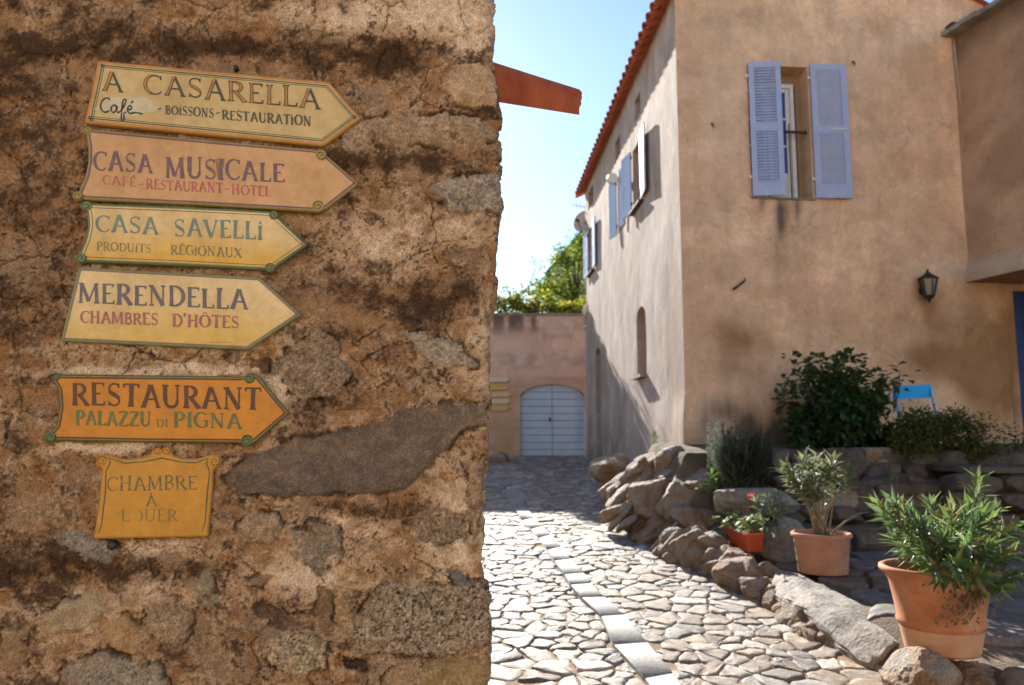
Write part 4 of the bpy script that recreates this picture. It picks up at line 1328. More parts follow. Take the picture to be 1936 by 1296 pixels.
mb.box(C0 + LU * (na + nb) / 2 + ZZ * (nz0 - 0.02) + LN * 0.03, LU, LN, ZZ, (nb - na) / 2 + .03, 0.09, 0.025)
mb.build('niche_sill', M['grey_rock'], house)
mb = MB()
mb.box(C0 + LU * (da + db) / 2 + ZZ * 1.6 - LN * 0.33, LU, LN, ZZ, (db - da) / 2 + .05, 0.02, 1.2)
mb.build('door', M['dark_wood'], house)


# right façade -----------------------------------------------------------
R_END = ru(1858, 10)[0]
RIDGE = EAVE + 1.2


def right_disp(u, z):
    n = 0.035 * (fbm2(u * 0.8, z * 0.8, 74, 3) - 0.5) + 0.012 * (fbm2(u * 5, z * 5, 75, 3) - 0.5)
    n = n * sst(0, 0.3, u)
    return n[:, None] * RN + (flare(z, np.zeros_like(u)) * np.exp(-(u / 0.15) ** 2))[:, None] * LN


RSTAIN_DARK = [(1478, 400, 11, 30, 0.9), (1476, 440, 8, 50, 0.55), (1440, 386, 8, 16, 0.5), (1508, 390, 8, 22, 0.6), (1475, 500, 14, 40, 0.2),
               (1365, 770, 30, 18, 0.7), (1420, 800, 34, 30, 0.75), (1340, 800, 20, 20, 0.4), (1470, 830, 60, 40, 0.5), (1400, 850, 90, 30, 0.5), (1380, 40, 90, 16, 0.18), (1420, 20, 60, 12, 0.2), (1820, 500, 14, 60, 0.2), (1480, 760, 16, 50, 0.3)]
RSTAIN_BROWN = [(1400, 640, 46, 36, 0.8), (1390, 690, 50, 30, 0.4), (1372, 615, 30, 30, 0.3), (1770, 600, 36, 60, 0.75), (1840, 640, 46, 60, 0.9), (1800, 700, 90, 40, 0.5), (1700, 610, 26, 20, 0.3), (1740, 660, 80, 30, 0.4),
                (1860, 720, 50, 80, 0.7), (1910, 640, 40, 140, 0.9), (1880, 780, 60, 60, 0.6), (1840, 560, 30, 40, 0.5), (1780, 690, 70, 30, 0.4), (1750, 570, 24, 40, 0.4)]
RSTAIN_LIGHT = [(1760, 515, 40, 10, 0.7), (1800, 500, 40, 12, 0.8), (1330, 780, 50, 40, 0.4), (1780, 770, 60, 40, 0.3), (1420, 740, 60, 26, 0.25), (1365, 250, 30, 120, 0.22), (1700, 760, 60, 40, 0.2)]


def right_col(u, z, pos):
    px, py = proj(pos)
    n = fbm2(u * 1.3, z * 1.3, 91, 5, 0.6); n2 = fbm2(u * 5, z * 5, 92, 4); n3 = fbm2(u * 12, z * 2.4, 93, 3)
    C = np.tile(np.array([0.80, 0.505, 0.31]), (len(u), 1))
    C = mixc(C, (0.73, 0.45, 0.27), sst(0.42, 0.62, n))
    C = mixc(C, (0.84, 0.565, 0.37), sst(0.52, 0.7, n2) * 0.5)
    C = mixc(C, (0.40, 0.27, 0.18), sst(1.6, 0.2, u) * 0.12 + 0.0 * n)
    C *= (0.90 + 0.2 * fbm2(u * 9, z * 1.1, 94, 4))[:, None] * (0.88 + 0.24 * fbm2(u * 22, z * 22, 95, 3))[:, None]
    wx = px + 30 * (n2 - .5); wy = py + 30 * (n - .5)
    C = mixc(C, (0.80, 0.62, 0.46), np.clip(blobs(wx, wy, RSTAIN_LIGHT), 0, 1) * 0.8)
    C = mixc(C, (0.27, 0.13, 0.05), np.clip(blobs(wx, wy, RSTAIN_BROWN) * (0.5 + 1.2 * n), 0, 1) * 0.85)
    C = mixc(C, (0.09, 0.07, 0.055), np.clip(blobs(px + 8 * (n2 - .5), wy, RSTAIN_DARK) * (0.4 + 1.7 * n3), 0, 1) * 0.9)
    return C


ua, _ = ru(1417, 250); ub, _ = ru(1531, 250)
fz0 = ru(1475, 375)[1]; fz1 = ru(1500, 127)[1]
facade('wall', C0, RU, RN, [(0, 0.6), (R_END, 0.6), (R_END, EAVE), (R_END * 0.5, RIDGE), (0, EAVE)], [[(ua, fz0), (ub, fz0), (ub, fz1), (ua, fz1)]], 0.045, M['plaster'], house, right_col, right_disp, depth=0.34)
# far and right walls closing the volume
mb = MB()
e1 = C0 + RU * R_END; e2 = e1 + LU * L_LEN; e3 = C0 + LU * L_LEN
for a, b in ((e1, e2), (e2, e3)):
    mb.add([a + ZZ * .3, b + ZZ * .3, b + ZZ * EAVE, a + ZZ * EAVE], [(0, 1, 2, 3)], (0.45, 0.3, 0.2))
mb.add([e2 + ZZ * EAVE, e3 + ZZ * EAVE, (e2 + e3) / 2 + ZZ * RIDGE], [(0, 1, 2)], (0.45, 0.3, 0.2))
mb.build('rear_wall', M['plaster'], house)
# roof
mb = MB()
slope = np.array([RU[0], RU[1], 0]) * (R_END / 2) + ZZ * (RIDGE - EAVE)
run = np.linalg.norm(slope); S_ = slope / run
E0 = C0 - LU * 0.1 + ZZ * (EAVE - 0.02) - S_ * 0.21
canal_roof(mb, E0, LU, S_, L_LEN + 0.25, run + 0.2, 0.28, 0.112)
S2 = np.array([-RU[0], -RU[1], 0]) * (R_END / 2) + ZZ * (RIDGE - EAVE); S2 /= np.linalg.norm(S2)
mb.add([C0 - LU * .1 + ZZ * (EAVE + .0) + RU * R_END - S2 * .15, C0 + LU * (L_LEN + .15) + ZZ * EAVE + RU * R_END - S2 * .15, C0 + LU * (L_LEN + .15) + RU * R_END / 2 + ZZ * (RIDGE + .03), C0 - LU * .1 + RU * R_END / 2 + ZZ * (RIDGE + .03)], [(0, 1, 2, 3)])
mb.add([C0 + ZZ * (EAVE - .015) - S_ * .1, C0 + LU * L_LEN + ZZ * (EAVE - .015) - S_ * .1, C0 + LU * L_LEN + ZZ * (RIDGE) + RU * R_END / 2, C0 + ZZ * RIDGE + RU * R_END / 2], [(0, 1, 2, 3)])
mb.build('roof', M['roof_tile'], house, auto=45)


# shutters ----------------------------------------------------------------
def shutter(hinge, along, face, wid, hgt, matl, louvre=True, flip=False):
    """hinge: lower point of the hinge edge; along: unit vector to the free edge; face: outward unit vector of the visible face"""
    along = np.asarray(along, float); face = np.asarray(face, float)
    th = 0.016
    mb = MB()
    stw = wid * 0.17
    c = lambda a, z: hinge + along * a + ZZ * z
    for a in (stw / 2, wid - stw / 2): mb.box(c(a, hgt / 2), along, face, ZZ, stw / 2, th, hgt / 2)
    rails = ((0.0, 0.10), (0.475, 0.535), (0.955, 1.0))
    for r0, r1 in rails: mb.box(c(wid / 2, hgt * (r0 + r1) / 2), along, face, ZZ, wid / 2 - stw - 0.001, th * 0.92, hgt * (r1 - r0) / 2)
    for r0, r1 in ((0.10, 0.475), (0.535, 0.955)):
        z0, z1 = hgt * r0, hgt * r1
        if louvre:
            n = int((z1 - z0) / 0.042)
            ti = face * 0.5 - ZZ * 0.87; tj = face * 0.87 + ZZ * 0.5
            if flip: ti = face * 0.42 + ZZ * 0.9; tj = face * 0.9 - ZZ * 0.42
            for k in range(n):
                z = z0 + (z1 - z0) * (k + 0.5) / n
                mb.box(c(wid / 2, z), along, ti, tj, wid / 2 - stw - 0.002, 0.023, 0.0035)
        else:
            mb.box(c(wid / 2, (z0 + z1) / 2), along, face, ZZ, wid / 2 - stw - 0.002, th * 0.45, (z1 - z0) / 2)
            n = int((z1 - z0) / 0.05)
            for k in range(n):
                z = z0 + (z1 - z0) * (k + .5) / n
                mb.box(c(wid / 2, z), along, face, ZZ, wid / 2 - stw - 0.004, th * 0.6, 0.017)
    o = mb.build('shutter', matl, house, loc=hinge)
    for zz in (0.14, 0.9):
        h = MB()
        h.box(c(-0.012, hgt * zz), along, face, ZZ, 0.03, 0.012, 0.011)
        h.tube([c(-0.03, hgt * zz - 0.03), c(-0.03, hgt * zz + 0.03)], 0.011, 8)
        h.build('hinge', M['white'] if matl is M['shutter'] else M['iron'], o)
    if flip:
        h = MB()
        h.box(c(wid * 0.72, hgt * 0.508) + face * 0.024, along, face, ZZ, wid * 0.22, 0.006, 0.008)
        h.tube([c(wid * 1.02, hgt * 0.5) + face * 0.01, c(wid * 1.08, hgt * 0.5) + face * 0.0], 0.01, 6)
        h.build('latch', M['white'], o)
    return o


# front window shutters
wl = (ub - ua) / 2
sw = abs(ru(1597, 250)[0] - ru(1532, 250)[0])
hp = C0 + RU * (ua - 0.005) + ZZ * (ru(1420, 373)[1]) + RN * 0.05
a_ = math.radians(11)
shutter(hp, RU * math.cos(a_) + RN * math.sin(a_), RN * math.cos(a_) - RU * math.sin(a_), abs(ru(1476, 250)[0] - ua) - 0.02, ru(1412, 122)[1] - ru(1420, 373)[1], M['shutter'], True)
a_ = math.radians(5)
hp = C0 + RU * (ub + 0.02) + ZZ * (ru(1542, 377)[1]) + RN * 0.05
shutter(hp, RU * math.cos(a_) + RN * math.sin(a_), RN * math.cos(a_) - RU * math.sin(a_), sw, ru(1532, 126)[1] - ru(1542, 377)[1], M['shutter'], True, True)


def window(cu, wd, z0, z1, P0, U, N, depth, rows=4):
    c = P0 + U * cu + ZZ * (z0 + z1) / 2 - N * depth
    hgt = z1 - z0
    mb = MB()
    fw = 0.055
    for s in (-1, 1): mb.box(c + U * s * (wd / 2 - fw / 2), U, N, ZZ, fw / 2, 0.04, hgt / 2)
    for s in (-1, 1): mb.box(c + ZZ * s * (hgt / 2 - fw / 2), U, N, ZZ, wd / 2 - fw - 0.001, 0.04, fw / 2)
    o = mb.build('window', M['white'], house, loc=c)
    pb = 0.30 if rows > 2 else 0.0
    for s in (-1, 1):
        lw = wd / 2 - fw - 0.004
        lc = c + U * s * (lw / 2 + 0.002) - N * 0.01
        f = MB()
        for q in (-1, 1): f.box(lc + U * q * (lw / 2 - 0.03), U, N, ZZ, 0.03, 0.022, hgt / 2 - fw - .003)
        z_a = -hgt / 2 + fw; z_b = hgt / 2 - fw
        f.box(lc + ZZ * (z_a + 0.05), U, N, ZZ, lw / 2 - .061, 0.021, 0.05)
        f.box(lc + ZZ * (z_b - 0.03), U, N, ZZ, lw / 2 - .061, 0.021, 0.03)
        zp = z_a + 0.1
        if pb:
            f.box(lc + ZZ * (zp + pb / 2), U, N, ZZ, lw / 2 - .061, 0.012, pb / 2); zp += pb
        for k in range(1, rows):
            f.box(lc + ZZ * (zp + (z_b - 0.06 - zp) * k / rows), U, N, ZZ, lw / 2 - .061, 0.018, 0.014)
        f.build('casement', M['white'], o, loc=lc)
        g_ = MB(); g_.box(lc + ZZ * (zp + z_b - 0.06) / 2 - N * 0.006, U, N, ZZ, lw / 2 - .058, 0.003, (z_b - .06 - zp) / 2)
        g_.build('pane', M['glass'], o, loc=lc)
    return o


wo = window((ua + ub) / 2 - 0.06, (ub - ua) - 0.12 + 0.02, fz0, fz1 - 0.16, C0, RU, RN, 0.26, 3)
mb = MB()
mb.box(C0 + RU * (ua + ub) / 2 + ZZ * (fz1 - 0.07) - RN * 0.30, RU, RN, ZZ, (ub - ua) / 2 - .002, 0.03, 0.085, (0.36, 0.24, 0.15))
mb.box(C0 + RU * (ub - 0.032) + ZZ * ((fz0 + fz1) / 2 - 0.08) - RN * 0.30, RU, RN, ZZ, 0.03, 0.03, (fz1 - fz0) / 2 - .08, (0.36, 0.24, 0.15))
mb.build('window_surround', M['plaster'], house)
mb = MB()
zr = ru(1500, 246)[1]
mb.tube([C0 + RU * (ua + .01) + ZZ * zr - RN * 0.08, C0 + RU * (ub - .01) + ZZ * zr - RN * 0.08], 0.022, 8)
uu = ru(1499, 300)[0]
mb.tube([C0 + RU * uu + ZZ * (fz0 + .0) - RN * 0.08, C0 + RU * uu + ZZ * (zr + 0.12) - RN * 0.08], 0.010, 6)
mb.tube([C0 + RU * (uu - .33) + ZZ * (fz0 + .0) - RN * 0.08, C0 + RU * (uu - .33) + ZZ * (zr + 0.02) - RN * 0.08], 0.010, 6)
mb.build('window_bar', M['rust'], house)
mb = MB()
mb.box(C0 + RU * (ua + ub) / 2 + ZZ * (fz0 - 0.012) - RN * 0.12, RU, RN, ZZ, (ub - ua) / 2 + 0.02, 0.16, 0.012)
mb.build('window_sill', M['grey_rock'], house)

# side windows on the street façade
for (a, b) in (w1, w2, w3):
    window((a + b) / 2, b - a + 0.04, WZ0 - .01, WZ1 + .01, C0, LU, LN, 0.27, 2)
for (a, b) in (w1, w3):
    mb = MB()
    mb.box(C0 + LU * (a + b) / 2 + ZZ * (WZ0 - 0.03) + LN * 0.02, LU, LN, ZZ, (b - a) / 2 + 0.06, 0.07, 0.02)
    mb.build('sill_board', M['dark_wood'], house)


def side_shutter(u_h, dirn, ang, wid, louvre=False):
    """dirn +1: leaf runs away from us along the wall from the hinge; ang: opening away from the wall plane"""
    a = math.radians(ang)
    al = LU * dirn * math.cos(a) + LN * math.sin(a)
    fc = LN * math.cos(a) - LU * dirn * math.sin(a)
    return shutter(C0 + LU * u_h + ZZ * (WZ0 + 0.0) + LN * 0.035, al, fc, wid, WZ1 - WZ0, M['shutter_side'], louvre)


sw = (w1[1] - w1[0]) / 2 + 0.02
side_shutter(w1[0] - 0.02, -1, 5, sw * 1.25)
side_shutter(w1[1] + 0.02, 1, 9, sw * 1.1)
side_shutter(w2[1] + 0.02, 1, 9, sw * 0.95)
side_shutter(w2[0] + 0.02, 1, 7, sw * 0.5)
sw = (w3[1] - w3[0]) / 2 + 0.02
side_shutter(w3[0] - 0.02, -1, 3, sw * 1.3)
side_shutter(w3[1] + 0.02, 1, 3, sw * 1.3)

# small round white lamp at the second side window
c = C0 + LU * (w2[0] + 0.25) + ZZ * (WZ1 - 0.18) + LN * 0.2
mb = MB(); mb.tube([c, c - LU * 0.10], [0.11, 0.10], 18)
mb.tube([c + LN * 0.0, c - LN * 0.2], 0.012, 6)
tag(mb.build('wall_lamp', M['white'], loc=c, auto=40), 'small round white lamp on the street side wall between blue shutters', 'lamp')

# satellite dish and antenna at the far corner
c = at_y(1103, 420, 20.3)
t = thing('satellite_dish', 'grey satellite dish at the far corner of the ochre house', 'dish', c)
mb = MB(); n = 24
dn = np.array([-0.55, -0.80, 0.22]); dn /= np.linalg.norm(dn)
da_ = np.cross(dn, ZZ); da_ /= np.linalg.norm(da_); db_ = np.cross(da_, dn)
V = []
for r_, dp in ((0.02, 0.07), (0.12, 0.055), (0.22, 0.02), (0.30, -0.03), (0.305, -0.045)):
    V += [c + (da_ * math.cos(2 * math.pi * k / n) * r_ * 0.9 + db_ * math.sin(2 * math.pi * k / n) * r_) - dn * dp for k in range(n)]
mb.add(V, [(i * n + k, i * n + (k + 1) % n, (i + 1) * n + (k + 1) % n, (i + 1) * n + k) for i in range(4) for k in range(n)] + [tuple(range(n))])
mb.build('bowl', M['dish'], t, smooth=True)
mb = MB(); mb.tube([c - db_ * 0.28, c - db_ * 0.1 + dn * 0.3], 0.012, 6); mb.tube([c - dn * .08, c - dn * .08 - db_ * .35 + RT * 0.3], 0.02, 6)
mb.box(c - db_ * 0.1 + dn * 0.3, da_, db_, dn, 0.03, 0.03, 0.05)
mb.build('arm', M['iron'], t)
mb = MB()
a = at_y(1083, 387, 20.8); b = at_y(1112, 394, 20.8)
mb.tube([a, b], 0.012, 6)
for tt in (0.25, 0.5, 0.75): mb.tube([a + (b - a) * tt - ZZ * 0.09, a + (b - a) * tt + ZZ * .09], 0.007, 5)
tag(mb.build('antenna', M['pipe'], loc=b), 'thin metal aerial just above the satellite dish', 'antenna')

# hooks, lantern, cable on the right façade
def hook(px, py, label, dx=0.02, dz=-0.06):
    u, z = ru(px, py)
    p = C0 + RU * u + ZZ * z
    mb = MB(); mb.tube([p - RN * 0.02, p + RN * 0.03, p + RN * 0.04 + RU * dx * .5 + ZZ * dz * .5, p + RN * 0.035 + RU * dx + ZZ * dz], 0.011, 6)
    tag(mb.build('shutter_hook', M['iron'], loc=p), label, 'hook', 'small iron wall hooks')


hook(1345, 235, 'small iron hook on the ochre wall left of the blue window shutters')
hook(1611, 118, 'small iron hook on the ochre wall right of the blue window shutters')
p = C0 + RU * ru(1386, 547)[0] + ZZ * ru(1386, 547)[1]
q = C0 + RU * ru(1402, 534)[0] + ZZ * ru(1402, 534)[1]
mb = MB(); mb.tube([p - RN * .03, p + RN * .12, q + RN * .12, q + RN * .12 + ZZ * .03], 0.017, 7)
tag(mb.build('iron_bracket', M['rust'], loc=p), 'bent rusty iron rod in the middle of the ochre wall below the window', 'bracket')

u, z = ru(1742, 545)
lc = C0 + RU * u + ZZ * z + RN * 0.16
lt = thing('wall_lantern', 'black iron wall lantern on the ochre wall above the blue chair', 'lantern', lc)
hs = (ru(1742, 514)[1] - ru(1742, 576)[1]) / 0.42
def hexring(r, z, n=6): return [lc + np.array([r * math.cos(math.pi / 6 + 2 * math.pi * k / n), r * math.sin(math.pi / 6 + 2 * math.pi * k / n), z]) * hs for k in range(n)]
mb = MB()
def hexloft(mb, prof, cap=True):
    V = []
    for r_, z_ in prof: V += hexring(r_, z_)
    mb.add(V, [(i * 6 + k, i * 6 + (k + 1) % 6, (i + 1) * 6 + (k + 1) % 6, (i + 1) * 6 + k) for i in range(len(prof) - 1) for k in range(6)] + [tuple(range(6))[::-1], tuple((len(prof) - 1) * 6 + k for k in range(6))])
hexloft(mb, [(0.122, 0.082), (0.125, 0.092), (0.09, 0.12), (0.05, 0.145), (0.045, 0.15), (0.03, 0.165), (0.012, 0.175), (0.016, 0.19), (0.006, 0.215)])
mb.build('cap', M['iron'], lt)
mb = MB(); hexloft(mb, [(0.006, -0.205), (0.02, -0.185), (0.014, -0.175), (0.05, -0.15), (0.066, -0.128), (0.066, -0.115)]); 
for k in range(6):
    mb.tube([hexring(0.063, -0.12)[k], hexring(0.105, 0.083)[k]], 0.0075 * hs, 5)
mb.build('frame', M['iron'], lt)
mb = MB(); hexloft(mb, [(0.058, -0.114), (0.098, 0.081)]); mb.build('glass', M['lamp_glass'], lt)
mb = MB()
wp_ = C0 + RU * u + ZZ * (z - 0.05)
mb.tube([wp_, wp_ + RN * 0.03], 0.05, 10); mb.tube([wp_ + RN * .02, wp_ + RN * 0.12 - ZZ * 0.1, lc - ZZ * 0.2 * hs], 0.012, 6)
mb.build('bracket', M['iron'], lt)

# ================================================================== RIGHT WING
IC = C0 + RU * ru(1838, 600)[0]
IC[2] = 0
GU = np.array([0.276, -0.961, 0]); GU /= np.linalg.norm(GU)
GN = np.array([-GU[1] * -1, GU[0] * -1, 0]); GN = np.array([GU[1], -GU[0], 0])   # faces left / the viewer
if GN[0] > 0: GN = -GN
wing = thing('neighbouring_wing', 'brown plastered house wing with raised porch at the right edge', 'house', IC + ZZ * 1.4)


def gu_(px, py): return plane_uz(px, py, IC, GU, GN)


gz_b = gu_(1838, 534)[1]; gz_t = gu_(1812, 66)[1]


def wing_col(u, z, pos):
    n = fbm2(u * 1.5, z * 1.5, 101, 4)
    C = np.tile(np.array([0.50, 0.31, 0.19]), (len(u), 1))
    C = mixc(C, (0.42, 0.25, 0.15), sst(0.4, 0.65, n))
    C = mixc(C, (0.55, 0.42, 0.31), (1 - sst(gz_b + 0.25, gz_b + 0.38, z + 0.1 * n)) * 0.75)
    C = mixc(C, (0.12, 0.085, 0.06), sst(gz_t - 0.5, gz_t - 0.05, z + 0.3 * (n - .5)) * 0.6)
    return C


GLEN = 4.2
facade('wall', IC, GU, GN, [(0, gz_b), (GLEN, gz_b), (GLEN, gz_t), (0, gz_t)], [], 0.08, M['plaster'], wing, wing_col,
       lambda u, z: 0.03 * (fbm2(u, z, 77) - .5) + 0.09 * np.exp(-((z - gz_b - 0.08) / 0.16) ** 2))
mb = MB()
back_ = -GN
# soffit, top and outer wall of the wing
mb.add([IC + ZZ * gz_b + GN * .08, IC + GU * GLEN + ZZ * gz_b + GN * .08, IC + GU * GLEN + ZZ * gz_b + back_ * 4, IC + ZZ * gz_b + back_ * 4], [(0, 1, 2, 3)], (0.33, 0.2, 0.12))
mb.add([IC + GU * GLEN + ZZ * gz_b, IC + GU * GLEN + back_ * 4 + ZZ * gz_b, IC + GU * GLEN + back_ * 4 + ZZ * gz_t, IC + GU * GLEN + ZZ * gz_t], [(0, 1, 2, 3)], (0.42, 0.26, 0.165))
mb.build('soffit', M['plaster'], wing)
mb = MB()
for k in range(14):
    c = IC + GU * (k + .5) * GLEN / 14 + ZZ * (gz_t + 0.03 + 0.012 * math.sin(k * 2.1)) + GN * 0.03
    mb.box(c, GU, GN, ZZ, GLEN / 28 - 0.002, 0.17, 0.035)
mb.build('coping', M['grey_rock'], wing)
mb = MB()
mb.add([IC + ZZ * gz_t, IC + GU * GLEN + ZZ * gz_t, IC + GU * GLEN + back_ * 4 + ZZ * (gz_t + 0.9), IC + back_ * 4 + ZZ * (gz_t + .9)], [(0, 1, 2, 3)])
mb.build('roof', M['roof_tile'], wing)
# porch back wall continuing the house front under the wing
BP = C0 + RU * (R_END - 0.02) - RN * 0.02
bdoor0 = plane_uz(1922, 650, BP, RU, RN)[0]
facade('porch_wall', BP, RU, RN, [(0, 0.8), (4.0, 0.8), (4.0, gz_b + .3), (0, gz_b + .3)], [[(bdoor0, 1.5), (bdoor0 + 1.0, 1.5), (bdoor0 + 1.0, gz_b - 0.1), (bdoor0, gz_b - 0.1)]], 0.09, M['plaster'], wing,
       right_col, lambda u, z: 0.02 * (fbm2(u * 2, z * 2, 78) - .5), depth=0.15)
mb = MB()
mb.box(BP + RU * (bdoor0 + .5) + ZZ * (1.5 + gz_b - .1) / 2 - RN * 0.1, RU, RN, ZZ, 0.5, 0.03, (gz_b - 1.6) / 2)
for k in range(6): mb.box(BP + RU * (bdoor0 + .085 + k * .166) + ZZ * (1.5 + gz_b - .1) / 2 - RN * 0.065, RU, RN, ZZ, 0.078, 0.008, (gz_b - 1.65) / 2)
mb.build('door', M['blue_door'], wing)
mb = MB(); mb.box(C0 + RU * ru(1802, 62)[0] + ZZ * ru(1802, 62)[1] + RN * 0.09, RU, RN, ZZ, 0.13, 0.08, 0.07)
mb.build('gutter_end', M['iron'], wing)
# cable down the inner corner
mb = MB()
cps = [(1799, 75), (1801, 100), (1807, 150), (1813, 200), (1818, 260), (1824, 330), (1830, 400), (1834, 470), (1837, 525)]
pts = []
for i, p in enumerate(cps):
    u, z = ru(*p); pts.append(C0 + RU * u + ZZ * z + RN * (0.045 + 0.008 * math.sin(i * 2.3)))
mb.tube(pts, 0.022, 7)
tag(mb.build('wall_cable', M['cable'], loc=pts[-1], smooth=True), 'plaster coloured cable running down the inner corner beside the brown wing', 'cable')

# unseen house added behind the viewer so its sunlit front bounces warm light back
OP = np.array([6.0, -7.2, 0.0]); OU = np.array([-1.0, 0.04, 0]); OU /= np.linalg.norm(OU); ON = np.array([0.04, 1.0, 0]); ON /= np.linalg.norm(ON)
opp = thing('unseen_bounce_house', 'ochre house with closed shutters across the lane behind the viewer', 'house', OP + OU * 7)


def opp_col(u, z, pos):
    n = fbm2(u * 0.8, z * 0.8, 121, 4)
    return mixc(np.tile(np.array([0.66, 0.52, 0.37]), (len(u), 1)), (0.56, 0.43, 0.30), sst(.4, .65, n))


oh = [[(x, z), (x + .9, z), (x + .9, z + 1.4), (x, z + 1.4)] for x in (2, 5.2, 8.4, 11.4) for z in (1.2, 4.2)]
facade('wall', OP, OU, ON, [(0, -.6), (14, -.6), (14, 7.2), (0, 7.2)], oh, 0.4, M['plaster'], opp, opp_col, lambda u, z: 0.04 * (fbm2(u, z, 122) - .5), depth=0.2)
for h_ in oh:
    mb = MB()
    for s_ in (0.235, 0.665):
        mb.box(OP + OU * (h_[0][0] + s_) + ZZ * (h_[0][1] + .7) - ON * .06, OU, ON, ZZ, .2, .02, .68)
    mb.build('shutter', M['shutter'], opp)
mb = MB(); mb.box(OP + OU * 7 + ZZ * 7.3 - ON * 3.5, OU, ON, ZZ, 7.2, 3.9, .08); mb.build('roof', M['roof_tile'], opp)
mb = MB(); mb.box(OP + OU * 7 + ZZ * 3.3 - ON * 3.7, OU, ON, ZZ, 6.95, 3.3, 3.88, (0.5, 0.36, 0.22)); mb.build('side_wall', M['plaster'], opp)

# ================================================================== GATE WALL at the end of the street
GY_ = 20.25
GP = np.array([-5.0, GY_, 0.0])
UX = RT; NX_ = np.array([0, -1.0, 0])


def gw(px, py):
    return plane_uz(px, py, GP, UX, NX_)


gtop = gw(1020, 597)[1]; gbot = 0.85
ga, gb = gw(983, 800)[0], gw(1106, 800)[0]
gz0 = gw(1040, 864)[1]; gzs = gw(985, 752)[1]; gzt = gw(1045, 727)[1]
gwall = thing('garden_wall', 'pink plastered garden wall with arched gate closing the end of the street', 'wall', (1.0, GY_, gz0))
garch = arch_poly(ga, gb, gz0, gzs, gzt - gzs, 14)
WEND = gw(1112, 700)[0]


def gate_col(u, z, pos):
    px, py = proj(pos)
    n = fbm2(u * 1.2, z * 3.0, 111, 4); n2 = fbm2(u * 4, z * 6, 112, 4); b = fbm2(u * 0.35, z * 4.2, 113, 3)
    C = np.tile(np.array([0.72, 0.465, 0.35]), (len(u), 1))
    C = mixc(C, (0.56, 0.355, 0.25), sst(0.45, 0.6, b))
    up = sst(3.0, 3.4, z)
    C = mixc(C, (0.76, 0.58, 0.48), sst(0.52, 0.66, b * .6 + n2 * .4) * up * 0.8)
    C = mixc(C, (0.47, 0.29, 0.14), blobs(px, py, [(955, 800, 40, 50, 0.7), (960, 850, 40, 30, .6)]).clip(0, 1))
    dr = sst(0.45, 0.62, vn2(u * 7, z * 0.3, 115)) * sst(gtop - 0.5, gtop - 0.02, z + 0.25 * n2)
    C = mixc(C, (0.10, 0.075, 0.055), np.clip(dr * 1.1, 0, 1) * 0.85)
    return C


facade('plaster', GP, UX, NX_, [(0, gbot), (WEND, gbot), (WEND, gtop), (0, gtop)], [garch], 0.1, M['plaster'], gwall, gate_col, lambda u, z: 0.03 * (fbm2(u, z, 114) - .5), depth=0.2)
mb = MB()
mb.box(GP + UX * WEND / 2 + ZZ * (gtop + .03) + np.array([0, .22, 0]), UX, NX_, ZZ, WEND / 2, 0.26, 0.03)
mb.add([GP + ZZ * gbot + np.array([0, .44, 0]), GP + UX * WEND + ZZ * gbot + np.array([0, .44, 0]), GP + UX * WEND + ZZ * gtop + np.array([0, .44, 0]), GP + ZZ * gtop + np.array([0, .44, 0])], [(0, 1, 2, 3)])
mb.build('coping', M['grey_rock'], gwall)
# gate: two leaves of wide horizontal boards
gc = (ga + gb) / 2
for s in (-1, 1):
    a, b = (ga, gc - 0.006) if s < 0 else (gc + 0.006, gb)
    lf = MB()
    nb_ = 10
    for k in range(nb_ + 1):
        z0 = gz0 + (gzt - gz0) * k / nb_; z1 = z0 + (gzt - gz0) / nb_ - 0.012
        # clip boards by the arch
        m_ = 8
        us = np.linspace(a, b, m_ + 1)
        arcz = gzs + (gzt - gzs) * np.sqrt(np.clip(1 - ((us - gc) / ((gb - ga) / 2)) ** 2, 0, 1))
        for i in range(m_):
            h0, h1 = min(z1, arcz[i]), min(z1, arcz[i + 1])
            if h0 <= z0 + 0.002 and h1 <= z0 + .002: continue
            h0 = max(h0, z0 + .001); h1 = max(h1, z0 + .001)
            P = [GP + UX * us[i] + ZZ * z0, GP + UX * us[i + 1] + ZZ * z0, GP + UX * us[i + 1] + ZZ * h1, GP + UX * us[i] + ZZ * h0]
            lf.add([p - NX_ * 0.13 for p in P] + [p - NX_ * 0.17 for p in P], [(0, 1, 2, 3), (3, 2, 6, 7), (1, 0, 4, 5)])
    o = lf.build('gate_leaf', M['gate'], gwall)
    if s < 0:
        h = MB(); h.box(GP + UX * (gc - 0.06) + ZZ * (gz0 + .95) - NX_ * 0.11, UX, NX_, ZZ, 0.02, 0.03, 0.05); h.build('handle', M['iron'], o)
mb = MB(); mb.add([GP + UX * (ga - .1) + ZZ * gz0 - NX_ * .2, GP + UX * (gb + .1) + ZZ * gz0 - NX_ * .2, GP + UX * (gb + .1) + ZZ * (gzt + .1) - NX_ * .2, GP + UX * (ga - .1) + ZZ * (gzt + .1) - NX_ * .2], [(0, 1, 2, 3)])
mb.build('gate_back', M['dark_wood'], gwall)
mb = MB(); mb.box(GP + UX * gc + ZZ * (gz0 - 0.06) + NX_ * 0.1, UX, NX_, ZZ, (gb - ga) / 2 + 0.1, 0.2, 0.06)
mb.build('gate_sill', M['rock'], gwall)

